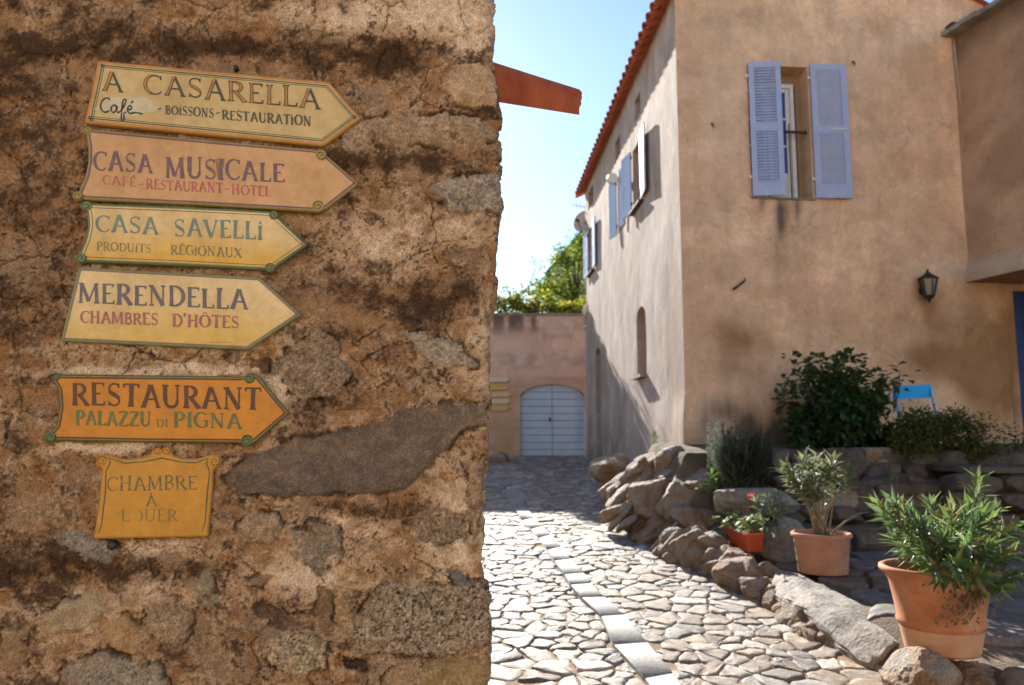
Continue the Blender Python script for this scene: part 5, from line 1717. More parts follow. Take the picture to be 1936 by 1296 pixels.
# little arrow plaques on the gate wall
PCOL = [(0.60, 0.50, 0.30), (0.55, 0.33, 0.09), (0.55, 0.42, 0.19), (0.56, 0.46, 0.27), (0.52, 0.35, 0.10)]
PLAB = ['cream arrow plaque at the top of the small stack beside the far gate', 'orange plaque second in the small stack beside the far gate', 'tan arrow plaque in the middle of the small stack beside the far gate',
        'pale plaque fourth down in the small stack beside the far gate', 'ochre arrow plaque at the bottom of the small stack beside the far gate']
for i, (x1, y0, y1) in enumerate(((964, 713, 723), (963, 727, 738), (968, 741, 751), (966, 754, 764), (964, 766, 777))):
    a, zt = gw(918, y0); b, zb = gw(x1, y1)
    tip = 0.10
    P = [(a, zb), (b - tip, zb), (b, (zb + zt) / 2 + 0.02), (b, (zb + zt) / 2 - .02), (b - tip, zt), (a, zt)]
    P = [(a, zb), (b - tip, zb), (b, (zb + zt) / 2), (b - tip, zt), (a, zt)]
    n = len(P)
    mb = MB()
    mb.add([GP + UX * u + ZZ * z + NX_ * 0.06 for u, z in P] + [GP + UX * u + ZZ * z + NX_ * 0.0 for u, z in P], [tuple(range(n))] + [(k, n + k, n + (k + 1) % n, (k + 1) % n) for k in range(n)])
    tag(mb.build('small_plaque', flat_paint('plaque_paint_%d' % i, PCOL[i], 0.5, 0.12, 6), loc=GP + UX * a + ZZ * zb), PLAB[i], 'sign', 'small plaques beside the far gate')

# drain pipe and meter box at the junction
mb = MB()
pa = at_y(1110, 604, GY_ - .12); pb_ = at_y(1111, 872, GY_ - .12)
mb.tube([pa, pa * .7 + pb_ * .3, pb_], 0.045, 10)
for tt in (0.05, 0.35, 0.65, 0.92): mb.tube([pa + (pb_ - pa) * tt - ZZ * .03, pa + (pb_ - pa) * tt + ZZ * .03], 0.055, 10)
tag(mb.build('drain_pipe', M['pipe'], loc=pb_, smooth=True), 'grey vertical drain pipe between the arched gate and the tall house', 'pipe')
c = at_y(1107, 587, GY_ - .25)
mb = MB(); mb.lathe(c, [(0.0, -.13), (0.07, -.13), (0.085, -.06), (0.085, .05), (0.06, .12), (0, .14)], 14)
tag(mb.build('street_light_box', M['white'], loc=c, smooth=True), 'white rounded box on the house corner above the drain pipe', 'box')
c = at_y(1106, 617, GY_ - .2)
mb = MB(); mb.tube([c + RT * .06, c, c - RT * .07 - ZZ * .03], [0.02, 0.03, 0.012], 7)
tag(mb.build('pipe_bracket', M['white'], loc=c), 'small white bracket just under the white box at the pipe top', 'bracket')

# house far behind, over the garden wall
bh = thing('far_house', 'dark stone house gable half hidden behind the vine at the street end', 'house', at_y(1100, 560, 31))
mb = MB()
a = at_y(1042, 512, 31); b = at_y(1042, 600, 31); c_ = at_y(1180, 600, 31); d_ = at_y(1180, 380, 31); ap = at_y(1105, 437, 31)
sh = np.array([0, 4, 0])
mb.add([a, b, c_, d_, ap] + [p + sh for p in (a, b, c_, d_, ap)], [(0, 1, 2, 3, 4), (0, 5, 6, 1), (5, 9, 8, 7, 6)], (0.30, 0.25, 0.21))
mb.build('wall', M['plaster'], bh)
mb = MB()
e = np.array([-0.15, -.15, -0.05])
dr = (ap - a); dr /= np.linalg.norm(dr)
nr_ = np.array([-dr[2], 0, dr[0]])
q0 = a - dr * 0.2 + np.array([0, -.15, 0]); q1 = ap + dr * 1.2 + np.array([0, -.15, 0])
mb.add([q0, q1, q1 + nr_ * .12, q0 + nr_ * .12] + [p + sh * 1.1 for p in (q0, q1, q1 + nr_ * .12, q0 + nr_ * .12)], [(0, 1, 2, 3), (3, 2, 6, 7), (0, 4, 5, 1), (0, 3, 7, 4)])
mb.build('roof', M['dark_wood'], bh)

# ================================================================== ROCKS
def icosphere(n):
    import bmesh
    bm = bmesh.new(); bmesh.ops.create_icosphere(bm, subdivisions=n, radius=1)
    V = np.array([v.co[:] for v in bm.verts]); Fq = [tuple(v.index for v in f.verts) for f in bm.faces]
    bm.free(); return V, Fq


ICO = {k: icosphere(k) for k in (4, 5)}


def chunk(mb, c, size, R, seed, planes=9, rough=0.10, strata=0.0, sub=5, box=0.0):
    """angular stone: sphere cut by random planes, then roughened. R: 3x3 rotation"""
    rnd = np.random.RandomState(seed)
    V, Fq = ICO[sub]
    nrm = rnd.normal(size=(planes, 3)); nrm /= np.linalg.norm(nrm, axis=1, keepdims=True)
    h = rnd.uniform(0.66, 0.98, planes)
    if box:
        nrm = np.vstack([nrm, np.eye(3), -np.eye(3)]); h = np.concatenate([h, np.full(6, box)])
    dots = V @ nrm.T
    r = np.where(dots > 0.05, h[None] / np.maximum(dots, 0.05), 9).min(1)
    r = np.minimum(r, 1.15)
    P = V * r[:, None]
    S = np.asarray(size, float)
    Q = P * S
    ms = float(np.cbrt(np.prod(S)))
    nn = fbm3(Q / ms + seed * 3.7, 2.2, seed, 5, 0.6) - 0.5
    n2 = 1 - np.abs(fbm3(Q / ms + seed * 1.3, 4.0, seed + 5, 4) - 0.5) * 5
    Q = Q + V * ((rough * nn * 1.6 + rough * 0.45 * n2) * ms)[:, None]
    if strata:
        k = 9.0 / ms
        f = Q[:, 2] * k + 1.5 * nn
        tri = np.abs((f % 1) - 0.5) * 2
        Q[:, :2] *= (1 - strata * (tri ** 3)[:, None])
    mb.add(np.asarray(c) + Q @ np.asarray(R).T, Fq)


def rotm(rx, ry, rz):
    return np.array(Matrix.Rotation(math.radians(rz), 3, 'Z') @ Matrix.Rotation(math.radians(ry), 3, 'Y') @ Matrix.Rotation(math.radians(rx), 3, 'X'))


def rockpx(mb, px, py, Y, wpx, hpx, dep, rot=(0, 0, 0), seed=1, **kw):
    c = at_y(px, py, Y); k = Y / F
    chunk(mb, c, (wpx * k / 2, dep / 2, hpx * k / 2), rotm(*rot), seed, **kw)
    return c


# bedrock outcrop at the foot of the house corner: tilted slabs of rock
mb = MB()
OUT = [(1240, 950, 9.9, 150, 110, 1.1, (0, -20, 0)), (1300, 950, 9.6, 130, 130, 1.0, (0, 10, 0)), (1200, 950, 10.3, 90, 60, .8, (0, -30, 0)), (1275, 880, 10.1, 100, 70, .7, (0, -20, 0)), (1325, 925, 9.4, 90, 100, .8, (0, 20, 0)),
       (1330, 985, 9.0, 110, 70, .7, (0, 5, 0)), (1255, 1005, 9.4, 110, 60, .6, (0, -15, 0))]
for i, (px, py, Y, a, b, d, r) in enumerate(OUT):
    rockpx(mb, px, py, Y, a, b, d, r, seed=20 + i, rough=0.07, planes=18)
TX = [1150, 1165, 1200, 1240, 1280, 1320, 1350]; TT = [945, 898, 874, 850, 832, 862, 905]; TB = [985, 1000, 1012, 1035, 1040, 1020, 1000]
rr_ = random.Random(44)
for i in range(54):
    px = rr_.uniform(1160, 1340); v = rr_.random()
    lo = np.interp(px, TX, TT); hi = np.interp(px, TX, TB)
    py = lerp(lo + 10, hi - 12, v)
    Y = lerp(10.35, 9.35, v) + (1250 - px) * 0.004 - 0.12
    ln_ = rr_.uniform(40, 105) * (0.7 + .3 * v); th_ = rr_.uniform(12, 30)
    tilt = -38 + rr_.uniform(-10, 10) if px < 1290 else rr_.uniform(-30, 35)
    rockpx(mb, px, py, Y, ln_, th_, rr_.uniform(.25, .55), (rr_.uniform(-15, 15), tilt, rr_.uniform(-25, 25)), seed=400 + i, rough=0.055, planes=14, box=0.88, sub=4)
tag(mb.build('rock_outcrop', M['rock'], loc=at_y(1250, 1000, 8.4), auto=14), 'jagged brown bedrock outcrop under the corner of the ochre house', 'rock')

mb = MB(); rockpx(mb, 1160, 885, 12.2, 80, 54, .9, (0, 0, 0), seed=26, rough=0.08)
tag(mb.build('foot_rock', M['rock'], loc=at_y(1160, 910, 12.2), auto=30), 'brown rock against the street wall just left of the jagged outcrop', 'rock')
# kerb rocks along the street
def ridge(seed, n, top, bot, Y0, Y1, x0, x1, big):
    """broken upright slabs along a stretch of the kerb; top/bot: silhouette in photo marks"""
    q = random.Random(seed); out = []
    for i in range(n):
        x = lerp(x0, x1, (i + q.random()) / n)
        t = np.interp(x, *top); b = np.interp(x, *bot)
        v = q.random()
        hgt = (b - t) * q.uniform(.7, 1.15)
        wid = q.uniform(.6, 1.15) * big
        y = lerp(t + hgt * .5, b - hgt * .35, v)
        Y = lerp(Y0, Y1, (x - x0) / (x1 - x0)) + lerp(.25, -.05, v)
        out.append((x, y, Y, wid, hgt, q.uniform(.25, .5), (q.uniform(-20, 20), -38 + q.uniform(-16, 18), q.uniform(-30, 30))))
    return out


KR = [('knobbly brown kerb rock in front of the red planter box', ridge(3, 30, ([1255, 1290, 1340, 1400, 1450], [1024, 1000, 1006, 1046, 1080]), ([1255, 1350, 1445], [1046, 1096, 1156]), 8.75, 6.95, 1262, 1446, 92), 'rock', dict(rough=0.06, planes=16, box=0.9, sub=4)),
      ('small pale stone standing beside the plank, at the end of the kerb rock', [(1274, 1022, 8.6, 46, 40, .28, (0, -20, 0)), (1262, 1042, 8.5, 30, 24, .2, (0, 0, 0))], 'grey_rock', dict(rough=0.10)),
      ('cracked reddish rock below the long grey kerb slab', ridge(5, 14, ([1440, 1480, 1540], [1080, 1110, 1160]), ([1440, 1540], [1150, 1228]), 7.05, 5.95, 1448, 1536, 74), 'rock', dict(rough=0.06, planes=16, box=0.9, sub=4)),
      ('dark mossy rocks under the lower end of the long slab', ridge(8, 18, ([1540, 1620, 1720], [1170, 1222, 1262]), ([1540, 1640, 1740], [1230, 1292, 1360]), 5.95, 5.05, 1545, 1720, 84), 'rock', dict(rough=0.06, planes=16, box=0.9, sub=4)),
      ('brown rock carrying the big terracotta pot at the lower right corner', [(1800, 1318, 4.75, 240, 150, .8, (0, 4, 0)), (1745, 1300, 4.5, 110, 116, .5, (0, -10, 0)), (1870, 1325, 4.6, 170, 130, .7, (0, 6, 0))], 'rock', dict(rough=0.09)),
      ('rounded grey boulder between the planter box and the small pot', [(1480, 1025, 7.7, 80, 80, .5, (0, 0, 0))], 'grey_rock', dict(rough=0.08)),
      ('grey boulder behind the middle pot below the blue chair garden', [(1420, 950, 8.6, 150, 60, .5, (0, 5, 0))], 'grey_rock', dict(rough=0.1)),
      ]
for i, (lab, parts, mt, kw) in enumerate(KR):
    mb = MB()
    for j, p in enumerate(parts): rockpx(mb, *p[:6], p[6], seed=60 + i * 7 + j, **kw)
    tag(mb.build('kerb_rock', M[mt], loc=at_y(parts[0][0], parts[0][1] + parts[0][4] / 2, parts[0][2]), auto=14), lab, 'rock', 'rocks along the street edge')

# long grey slab
A_ = at_y(1440, 1072, 7.35); B_ = at_y(1700, 1222, 5.25)
mb = MB()
d_ = B_ - A_; Ln = np.linalg.norm(d_); ex = d_ / Ln
ey = np.cross(ZZ, ex); ey /= np.linalg.norm(ey); ez = np.cross(ex, ey)
chunk(mb, (A_ + B_) / 2 - ez * 0.11, (Ln * 0.56, 0.24, 0.17), np.column_stack([ex, ey, ez]), 131, planes=10, rough=0.07, box=0.86)
tag(mb.build('kerb_slab', M['grey_rock'], loc=A_, auto=35), 'long sloping grey kerb slab running from the small pot to the big pot', 'slab')

# steps and garden edging stones
ST = [('broad flat step stone behind the small terracotta pot', (1690, 1028, 8.25, 210, 64, .6, (0, 0, 2)), 'shaded_garden_rock'),
      ('pale block at the left of the garden edging below the dark shrub', (1600, 872, 9.35, 95, 60, .4, (0, 0, 0)), 'shaded_garden_rock'),
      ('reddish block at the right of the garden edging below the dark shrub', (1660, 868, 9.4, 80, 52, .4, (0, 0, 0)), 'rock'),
      ('grey flat stone on the upper step behind the small pot', (1720, 930, 8.95, 190, 60, .6, (0, 0, 0)), 'shaded_garden_rock'),
      ('grey rounded stone on the step right of centre between pots', (1820, 945, 8.8, 110, 80, .5, (0, 0, 0)), 'shaded_garden_rock'),
      ('brown stone behind the small oleander pot', (1560, 935, 8.8, 120, 70, .5, (0, 0, 0)), 'rock')]
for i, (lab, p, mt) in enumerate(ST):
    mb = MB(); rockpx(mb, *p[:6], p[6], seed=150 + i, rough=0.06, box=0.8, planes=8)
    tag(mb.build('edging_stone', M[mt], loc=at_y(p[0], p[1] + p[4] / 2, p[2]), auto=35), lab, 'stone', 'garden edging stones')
# dry stone retaining wall at the right
mb = MB()
rnd = random.Random(12)
for row in range(5):
    x = 1790 + rnd.uniform(-10, 10)
    y = 912 + row * 38
    while x < 2080:
        wpx = rnd.uniform(50, 110)
        rockpx(mb, x + wpx / 2, y, 8.5 - row * .03, wpx * 1.12, 44, .5, (0, rnd.uniform(-5, 5), 0), seed=200 + int(x) + row * 31, rough=0.07, box=0.82, planes=6, sub=4)
        x += wpx
mb.box(at_y(1960, 886, 8.75), RT, np.array([0, 1.0, 0]), ZZ, 1.0, 0.45, 0.03)
tag(mb.build('retaining_wall', M['shaded_garden_rock'], loc=at_y(1900, 1050, 8.5), auto=35), 'low dry stone retaining wall behind the big terracotta pot', 'wall')
# rough stone bank of the garden bed, under the shrub
mb = MB(); rnd = random.Random(91)
for row, (y0, Y) in enumerate(((868, 9.42), (893, 9.3), (918, 9.0), (948, 8.9), (975, 8.75))):
    x = 1470 + rnd.uniform(-20, 0)
    while x < 1830:
        wpx = rnd.uniform(30, 80)
        rockpx(mb, x + wpx / 2, y0 + rnd.uniform(-6, 6), Y + rnd.uniform(-.08, .1), wpx * 1.15, rnd.uniform(26, 44), .4, (rnd.uniform(-15, 15), rnd.uniform(-12, 12), rnd.uniform(-20, 20)), seed=700 + int(x) + row * 17, rough=0.10, box=0.85, planes=7, sub=4)
        x += wpx * rnd.uniform(.85, 1.15)
tag(mb.build('garden_bank', M['shaded_garden_rock'], loc=at_y(1640, 1000, 8.8), auto=32), 'rough dark stone bank of the garden bed below the big shrub', 'bank')
# rounded kerb stone by the gate
mb = MB(); rockpx(mb, 945, 872, 18.6, 46, 30, .6, (0, 0, 0), seed=240, rough=0.05)
tag(mb.build('guard_stone', M['rock'], loc=at_y(945, 885, 18.6), auto=35), 'rounded brown stone on the ground left of the far gate', 'stone', 'stones beside the far gate')
mb = MB(); rockpx(mb, 1108, 884, 18.2, 36, 20, .4, (0, 0, 0), seed=241, rough=0.05)
tag(mb.build('guard_stone', M['grey_rock'], loc=at_y(1108, 894, 18.2), auto=35), 'low grey stone at the foot of the drain pipe', 'stone', 'stones beside the far gate')
# weathered stick and post
mb = MB()
a = at_y(1232, 1036, 8.75); b = at_y(1280, 988, 8.8)
mb.tube([a, (a + b) / 2 + ZZ * .01, b], [0.014, 0.012, 0.01], 6)
tag(mb.build('wooden_stick', M['wood'], loc=a), 'thin weathered stick leaning on the outcrop by the kerb', 'stick')
mb = MB(); c = at_y(1254, 1032, 8.6); mb.box(c, RT, np.array([0, 1.0, 0]), ZZ, 0.035, 0.02, 0.10)
tag(mb.build('wooden_plank', M['wood'], loc=c), 'short upright plank between the stick and the pale kerb stone', 'plank')


# ================================================================== POTS AND PLANTS
def lerp_prof(prof):
    return prof


pc = at_y(1782, 1230, 4.7)
PB = pc.copy()
k = 4.7 / F
t = thing('terracotta_pot', 'big terracotta pot with pale weathered foot and leafy oleander at lower right', 'pot', PB)
r0 = 62 * k; r1 = 96 * k; hgt = 150 * k
BIGR = r1
mb = MB()
mb.lathe(PB, [(0.0, 0.0), (r0 * .97, 0.0), (r0 * 1.0, 0.01), (lerp(r0, r1, .22), hgt * .30), (lerp(r0, r1, .24) + .012, hgt * .33), (lerp(r0, r1, .26) + .013, hgt * .36), (lerp(r0, r1, .29), hgt * .39),
              (lerp(r0, r1, .62), hgt * .80), (r1 * .93, hgt * .90), (r1 * 1.0, hgt * .92), (r1 * 1.035, hgt * .95), (r1 * 1.03, hgt * .985), (r1 * .98, hgt), (r1 * .92, hgt * .99), (r1 * .88, hgt * .94), (r1 * .84, hgt * .86), (r1 * .8, hgt * .8)], 48)
o = mb.build('vessel', M['terracotta'], t, smooth=True)
mb = MB()
# lime bloom on the foot (a thin coat of its own)
mb.lathe(PB, [(r0 * 1.0 + .002, 0.012), (lerp(r0, r1, .215) + .002, hgt * .285)], 48)
mb.build('weathered_foot', M['terracotta_pale'], t, smooth=True)
mb = MB(); mb.lathe(PB, [(0, hgt * .84), (r1 * .5, hgt * .85), (r1 * .84, hgt * .83)], 24); mb.build('soil', M['earth'], t)
PTOP = PB + ZZ * hgt * .85

pc2 = at_y(1556, 1082, 7.0)
k2 = 7.0 / F
t = thing('terracotta_pot', 'smaller terracotta pot holding a sparse oleander, standing on the long slab', 'pot', pc2)
r0 = 43 * k2; r1 = 51 * k2; h2 = 72 * k2
mb = MB()
mb.lathe(pc2, [(0, 0), (r0, 0), (r0 * 1.01, .008), (lerp(r0, r1, .8), h2 * .86), (r1 * .98, h2 * .87), (r1 * 1.05, h2 * .90), (r1 * 1.05, h2 * .97), (r1, h2), (r1 * .93, h2 * .99), (r1 * .88, h2 * .85)], 40)
mb.build('vessel', M['terracotta_pink'], t, smooth=True)
mb = MB(); mb.lathe(pc2, [(0, h2 * .88), (r1 * .9, h2 * .87)], 24); mb.build('soil', M['earth'], t)
P2TOP = pc2 + ZZ * h2 * .88

UPZ = ZZ


def oleander(name, label, base, stems, leafL, leafW, seed, pal, mat, nper=30, start=0.35, rad=0.008):
    """stems: list of tip points; leaves in whorls along the upper part"""
    rnd = random.Random(seed)
    t = thing(name, label, 'plant', base)
    sm = MB(); lf = MB()
    for tip in stems:
        tip = np.asarray(tip, float)
        b = base + np.array([rnd.uniform(-.06, .06), rnd.uniform(-.06, .06), 0])
        mid = b * .45 + tip * .55 + np.array([rnd.uniform(-.04, .04), rnd.uniform(-.04, .04), 0.02]) - ZZ * 0.02 + (b - tip) * np.array([.12, .12, 0])
        pts = []
        for i in range(9):
            s = i / 8
            pts.append((1 - s) ** 2 * b + 2 * s * (1 - s) * mid + s * s * tip)
        sm.tube(pts, [rad * (1 - .7 * i / 8) for i in range(9)], 5)
        L = np.linalg.norm(tip - b)
        for q in range(nper):
            s = start + (1 - start) * (q + rnd.random()) / nper
            f = s * 8; i = min(7, int(f)); p = pts[i] + (pts[i + 1] - pts[i]) * (f - i)
            ax = pts[min(8, i + 1)] - pts[i]; ax /= np.linalg.norm(ax)
            a = q * 2.4 + rnd.uniform(-.3, .3)
            x = np.cross(ax, np.array([.3, .9, .1])); x /= np.linalg.norm(x); y = np.cross(ax, x)
            sp = lerp(1.15, 0.45, (s - start) / (1 - start + 1e-6)) * rnd.uniform(.8, 1.2)
            d = ax * math.cos(sp) + (x * math.cos(a) + y * math.sin(a)) * math.sin(sp)
            c = np.array(rnd.choice(pal)) * rnd.uniform(.7, 1.3)
            lf.leaf(p, d, ax + np.array([rnd.uniform(-.3, .3), rnd.uniform(-.3, .3), .2]), leafL * rnd.uniform(.6, 1.15), leafW * rnd.uniform(.8, 1.2), rnd.uniform(-.02, .38), c)
    sm.build('stem', M['stem'], t, smooth=True)
    lf.build('foliage', mat, t)
    return t


OLP = [(0.20, 0.25, 0.06), (0.12, 0.18, 0.09), (0.10, 0.17, 0.05), (0.12, 0.21, 0.06), (0.08, 0.14, 0.06), (0.16, 0.23, 0.08), (0.22, 0.20, 0.07)]
tips = []
rnd = random.Random(31)
for (px, py, Y) in [(1662, 955, 4.55), (1690, 950, 4.50), (1675, 975, 4.4), (1705, 965, 4.7), (1735, 985, 4.45), (1760, 960, 4.74), (1800, 970, 4.39), (1825, 965, 4.62), (1855, 985, 4.45), (1850, 910, 4.85), (1858, 955, 4.97), (1890, 1010, 4.56), (1915, 1000, 4.79), (1905, 1050, 4.39), (1870, 1040, 4.27), (1780, 1020, 4.33), (1720, 1035, 4.45), (1690, 1020, 4.74),
                    (1830, 1030, 4.22), (1800, 1000, 4.91), (1880, 965, 5.08), (1745, 1045, 4.33), (1925, 1090, 4.50), (1850, 1090, 4.22), (1810, 1070, 4.16), (1770, 1075, 4.25), (1890, 1110, 4.33), (1740, 1010, 4.97), (1840, 1010, 5.02)]:
    tips.append(at_y(px, py, Y))
oleander('oleander', 'dense green oleander filling the big terracotta pot', PTOP + np.array([.05, .0, 0]), tips, 0.135, 0.029, 41, OLP, M['leaf'], nper=46, start=0.30)
# dry trailing weed over the pot edge
t = thing('trailing_weed', 'dry brownish weed trailing over the right rim of the big pot', 'plant', PTOP + np.array([.15, -.1, .03]))
lf = MB(); sm = MB()
rnd = random.Random(5)
for i in range(22):
    a = at_y(rnd.uniform(1800, 1880), rnd.uniform(1110, 1125), 4.46)
    b = at_y(a[0] / a[1] * F * 0.995 + 968 + rnd.uniform(-20, 30), rnd.uniform(1140, 1190), 4.39)
    m_ = (a + b) / 2 - np.array([-.02, .05, -.02])
    pts = [(1 - s) ** 2 * a + 2 * s * (1 - s) * m_ + s * s * b for s in np.linspace(0, 1, 7)]
    sm.tube(pts, 0.0018, 4)
    for q in range(16):
        p = pts[rnd.randrange(1, 7)] + np.array([rnd.uniform(-.012, .012) for _ in range(3)])
        lf.leaf(p, np.array([rnd.uniform(-1, 1), rnd.uniform(-1, .4), rnd.uniform(-1, .3)]), ZZ, rnd.uniform(.014, .026), .010, .1, np.array(rnd.choice([(0.20, 0.10, 0.04), (0.14, 0.12, 0.04), (0.24, 0.14, 0.06), (0.12, 0.13, 0.05)])))
sm.build('stem', M['stem'], t); lf.build('foliage', M['leaf_dull'], t)

OLP2 = [(0.16, 0.20, 0.10), (0.20, 0.22, 0.12), (0.11, 0.16, 0.06), (0.24, 0.25, 0.15), (0.19, 0.19, 0.08)]
tips = [at_y(*p) for p in [(1490, 885, 6.94), (1520, 870, 6.88), (1545, 868, 7.06), (1575, 872, 7.06), (1530, 905, 6.77), (1565, 895, 6.88), (1598, 905, 7.17), (1510, 920, 6.94), (1580, 915, 6.94), (1545, 935, 6.83), (1478, 890, 7.05), (1606, 890, 7.0), (1535, 880, 6.85), (1555, 885, 6.9), (1500, 905, 7.12)]]
oleander('oleander', 'sparse pale oleander with bare stems in the smaller terracotta pot', P2TOP, tips, 0.145, 0.036, 42, OLP2, M['leaf'], nper=26, start=0.70, rad=0.009)
# low green sprig on the pot soil and a bare branch to the right
t = thing('bare_branch', 'bare curved twig reaching right from the smaller terracotta pot', 'branch', P2TOP + np.array([.06, 0, 0]))
mb = MB(); pts = [P2TOP + np.array([.05, 0, 0]), at_y(1600, 985, 7.00), at_y(1622, 972, 7.06), at_y(1645, 968, 7.12)]
mb.tube(pts, [.010, .009, .007, .003], 6); pts = [P2TOP + np.array([.02, .02, 0]), at_y(1566, 965, 6.94), at_y(1571, 940, 6.94)]
mb.tube(pts, [.009, .008, .007], 6); mb.build('twig', M['stem'], t, smooth=True)
mb = MB(); rnd = random.Random(8)
for i in range(60):
    p = P2TOP + np.array([rnd.uniform(-.06, .06), rnd.uniform(-.10, .0), 0.0])
    mb.leaf(p, np.array([rnd.uniform(-1, 1), rnd.uniform(-1, 1), 1.2]), ZZ, rnd.uniform(.03, .07), .016, .3, np.array((0.12, 0.2, 0.04)) * rnd.uniform(.7, 1.3))
mb.build('sprout', M['leaf'], t)

# red planter box
zt = at_y(1408, 1008, 7.6)[2]; zb = at_y(1413, 1044, 7.6)[2]
xa = at_y(1410, 1008, 7.6)[0]; xb = at_y(1443, 1008, 7.6)[0]; y0 = 7.57; y1 = 8.5
bc = np.array([(xa + xb) / 2, (y0 + y1) / 2, zb])
t = thing('planter_box', 'long red plastic planter box with ribbed sides on the kerb rock', 'planter', bc)
mb = MB()
hw = (xb - xa) / 2; hl = (y1 - y0) / 2; hh = zt - zb
def rect(w_, l_, z_): return [bc + np.array([sx * w_, sy * l_, z_]) for sx, sy in ((-1, -1), (1, -1), (1, 1), (-1, 1))]
R_ = [rect(hw * .8, hl * .94, 0), rect(hw * .95, hl * .985, hh * .86), rect(hw * 1.04, hl * 1.0, hh * .88), rect(hw * 1.04, hl * 1.0, hh), rect(hw * .9, hl * .97, hh), rect(hw * .86, hl * .96, hh * .75)]
mb.add([p for r_ in R_ for p in r_], [(i * 4 + q, i * 4 + (q + 1) % 4, (i + 1) * 4 + (q + 1) % 4, (i + 1) * 4 + q) for i in range(5) for q in range(4)] + [(3, 2, 1, 0)])
for s in (-1, 1):
    for q in range(16):
        y = -hl * .9 + hl * 1.8 * q / 15
        a = bc + np.array([s * hw * .82, y, hh * .06]); b = bc + np.array([s * hw * .955, y, hh * .84])
        mb.tube([a, b], 0.008, 5)
for q in range(3):
    x = hw * (-.5 + .5 * q)
    mb.tube([bc + np.array([x, -hl * .945, hh * .06]), bc + np.array([x, -hl * .99, hh * .84])], 0.006, 5)
mb.build('trough', M['red_plastic'], t)
mb = MB(); mb.add(rect(hw * .87, hl * .95, hh * .8), [(0, 1, 2, 3)]); mb.build('soil', M['earth'], t)


def round_leaf(mb, p, n, r, col, rnd):
    n = n / np.linalg.norm(n)
    x = np.cross(n, np.array([.2, .3, .9])); x /= np.linalg.norm(x); y = np.cross(n, x)
    V = [p + n * r * .15]
    for k in range(9):
        a = 2 * math.pi * k / 9
        V.append(np.asarray(p) + (x * math.cos(a) + y * math.sin(a)) * r * rnd.uniform(.85, 1.1) + n * r * rnd.uniform(-.15, .2))
    mb.add(V, [(0, k, k % 9 + 1) for k in range(1, 10)], col)


t = thing('geranium', 'light green geranium with one red flower growing in the red planter box', 'plant', bc + ZZ * hh * .8)
lf = MB(); sm = MB()
rnd = random.Random(77)
for i in range(120):
    b = bc + np.array([rnd.uniform(-.05, .05), rnd.uniform(-hl * .9, hl * .9), hh * .8])
    p = b + np.array([rnd.gauss(0, .06), rnd.gauss(0, .05), rnd.uniform(.03, .17)])
    sm.tube([b, (b + p) / 2 + np.array([0, 0, .02]), p], .0025, 4)
    round_leaf(lf, p, np.array([rnd.uniform(-.7, .5), rnd.uniform(-.8, .5), 1]), rnd.uniform(.022, .042), np.array(rnd.choice([(.14, .25, .04), (.19, .29, .06), (.24, .32, .08), (.11, .20, .04), (.29, .28, .06)])) * rnd.uniform(.8, 1.15), rnd)
sm.build('stem', M['stem'], t); lf.build('foliage', M['leaf_dull'], t)
fp = at_y(1419, 939, 7.9); mb = MB()
mb.tube([bc + ZZ * hh * .8 + np.array([0, -.05, 0]), (bc + ZZ * hh + fp) / 2, fp], .003, 4)
for i in range(26):
    round_leaf(mb, fp + np.array([rnd.gauss(0, .016), rnd.gauss(0, .016), rnd.gauss(0, .016)]), np.array([rnd.uniform(-1, 1), rnd.uniform(-1, 1), .4]), .013, None, rnd)
mb.c = []
mb.build('flower', M['petal'], t)

# oleander shoot behind the planter
tips = [at_y(*p) for p in [(1430, 950, 7.74), (1450, 940, 7.68), (1470, 935, 7.87), (1480, 955, 7.74), (1440, 985, 7.62), (1462, 970, 7.62)]]
oleander('oleander', 'small green oleander shoot between the planter box and the grey boulder', at_y(1470, 1000, 8.0), tips, 0.13, 0.03, 43, OLP2, M['leaf'], nper=14, start=.5, rad=.005)

# rosemary
t = thing('rosemary', 'dark upright rosemary bush with silvery sunlit tips beside the outcrop', 'shrub', at_y(1390, 935, 9.2))
lf = MB(); sm = MB(); rnd = random.Random(55)
for i in range(230):
    b = at_y(1395 + rnd.gauss(0, 26), 930, 9.0 + rnd.uniform(-.2, .3))
    tx = rnd.uniform(1336, 1458)
    tp = at_y(tx, rnd.uniform(785, 830) + abs(tx - 1400) * .35 - (10 if tx < 1365 else 0) + rnd.uniform(0, 50), b[1] + rnd.uniform(-.15, .15))
    pts = [b + (tp - b) * s + np.array([(tp - b)[0] * .25 * math.sin(s * 3.1), 0, 0]) for s in np.linspace(0, 1, 7)]
    sm.tube(pts, [.006 * (1 - .7 * s) for s in np.linspace(0, 1, 7)], 4)
    for q in range(110):
        f = (0.12 + .88 * rnd.random()) * 6; j = min(5, int(f)); p = pts[j] + (pts[j + 1] - pts[j]) * (f - j)
        ax = pts[j + 1] - pts[j]; ax /= np.linalg.norm(ax)
        a = rnd.uniform(0, 6.28)
        d = ax * .8 + np.array([math.cos(a), math.sin(a), 0]) * .8
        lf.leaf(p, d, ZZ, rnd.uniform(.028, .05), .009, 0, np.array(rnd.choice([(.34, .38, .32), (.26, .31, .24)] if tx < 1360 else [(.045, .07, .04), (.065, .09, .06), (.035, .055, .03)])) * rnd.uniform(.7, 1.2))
sm.build('stem', M['bark'], t); lf.build('foliage', M['leaf_dull'], t)


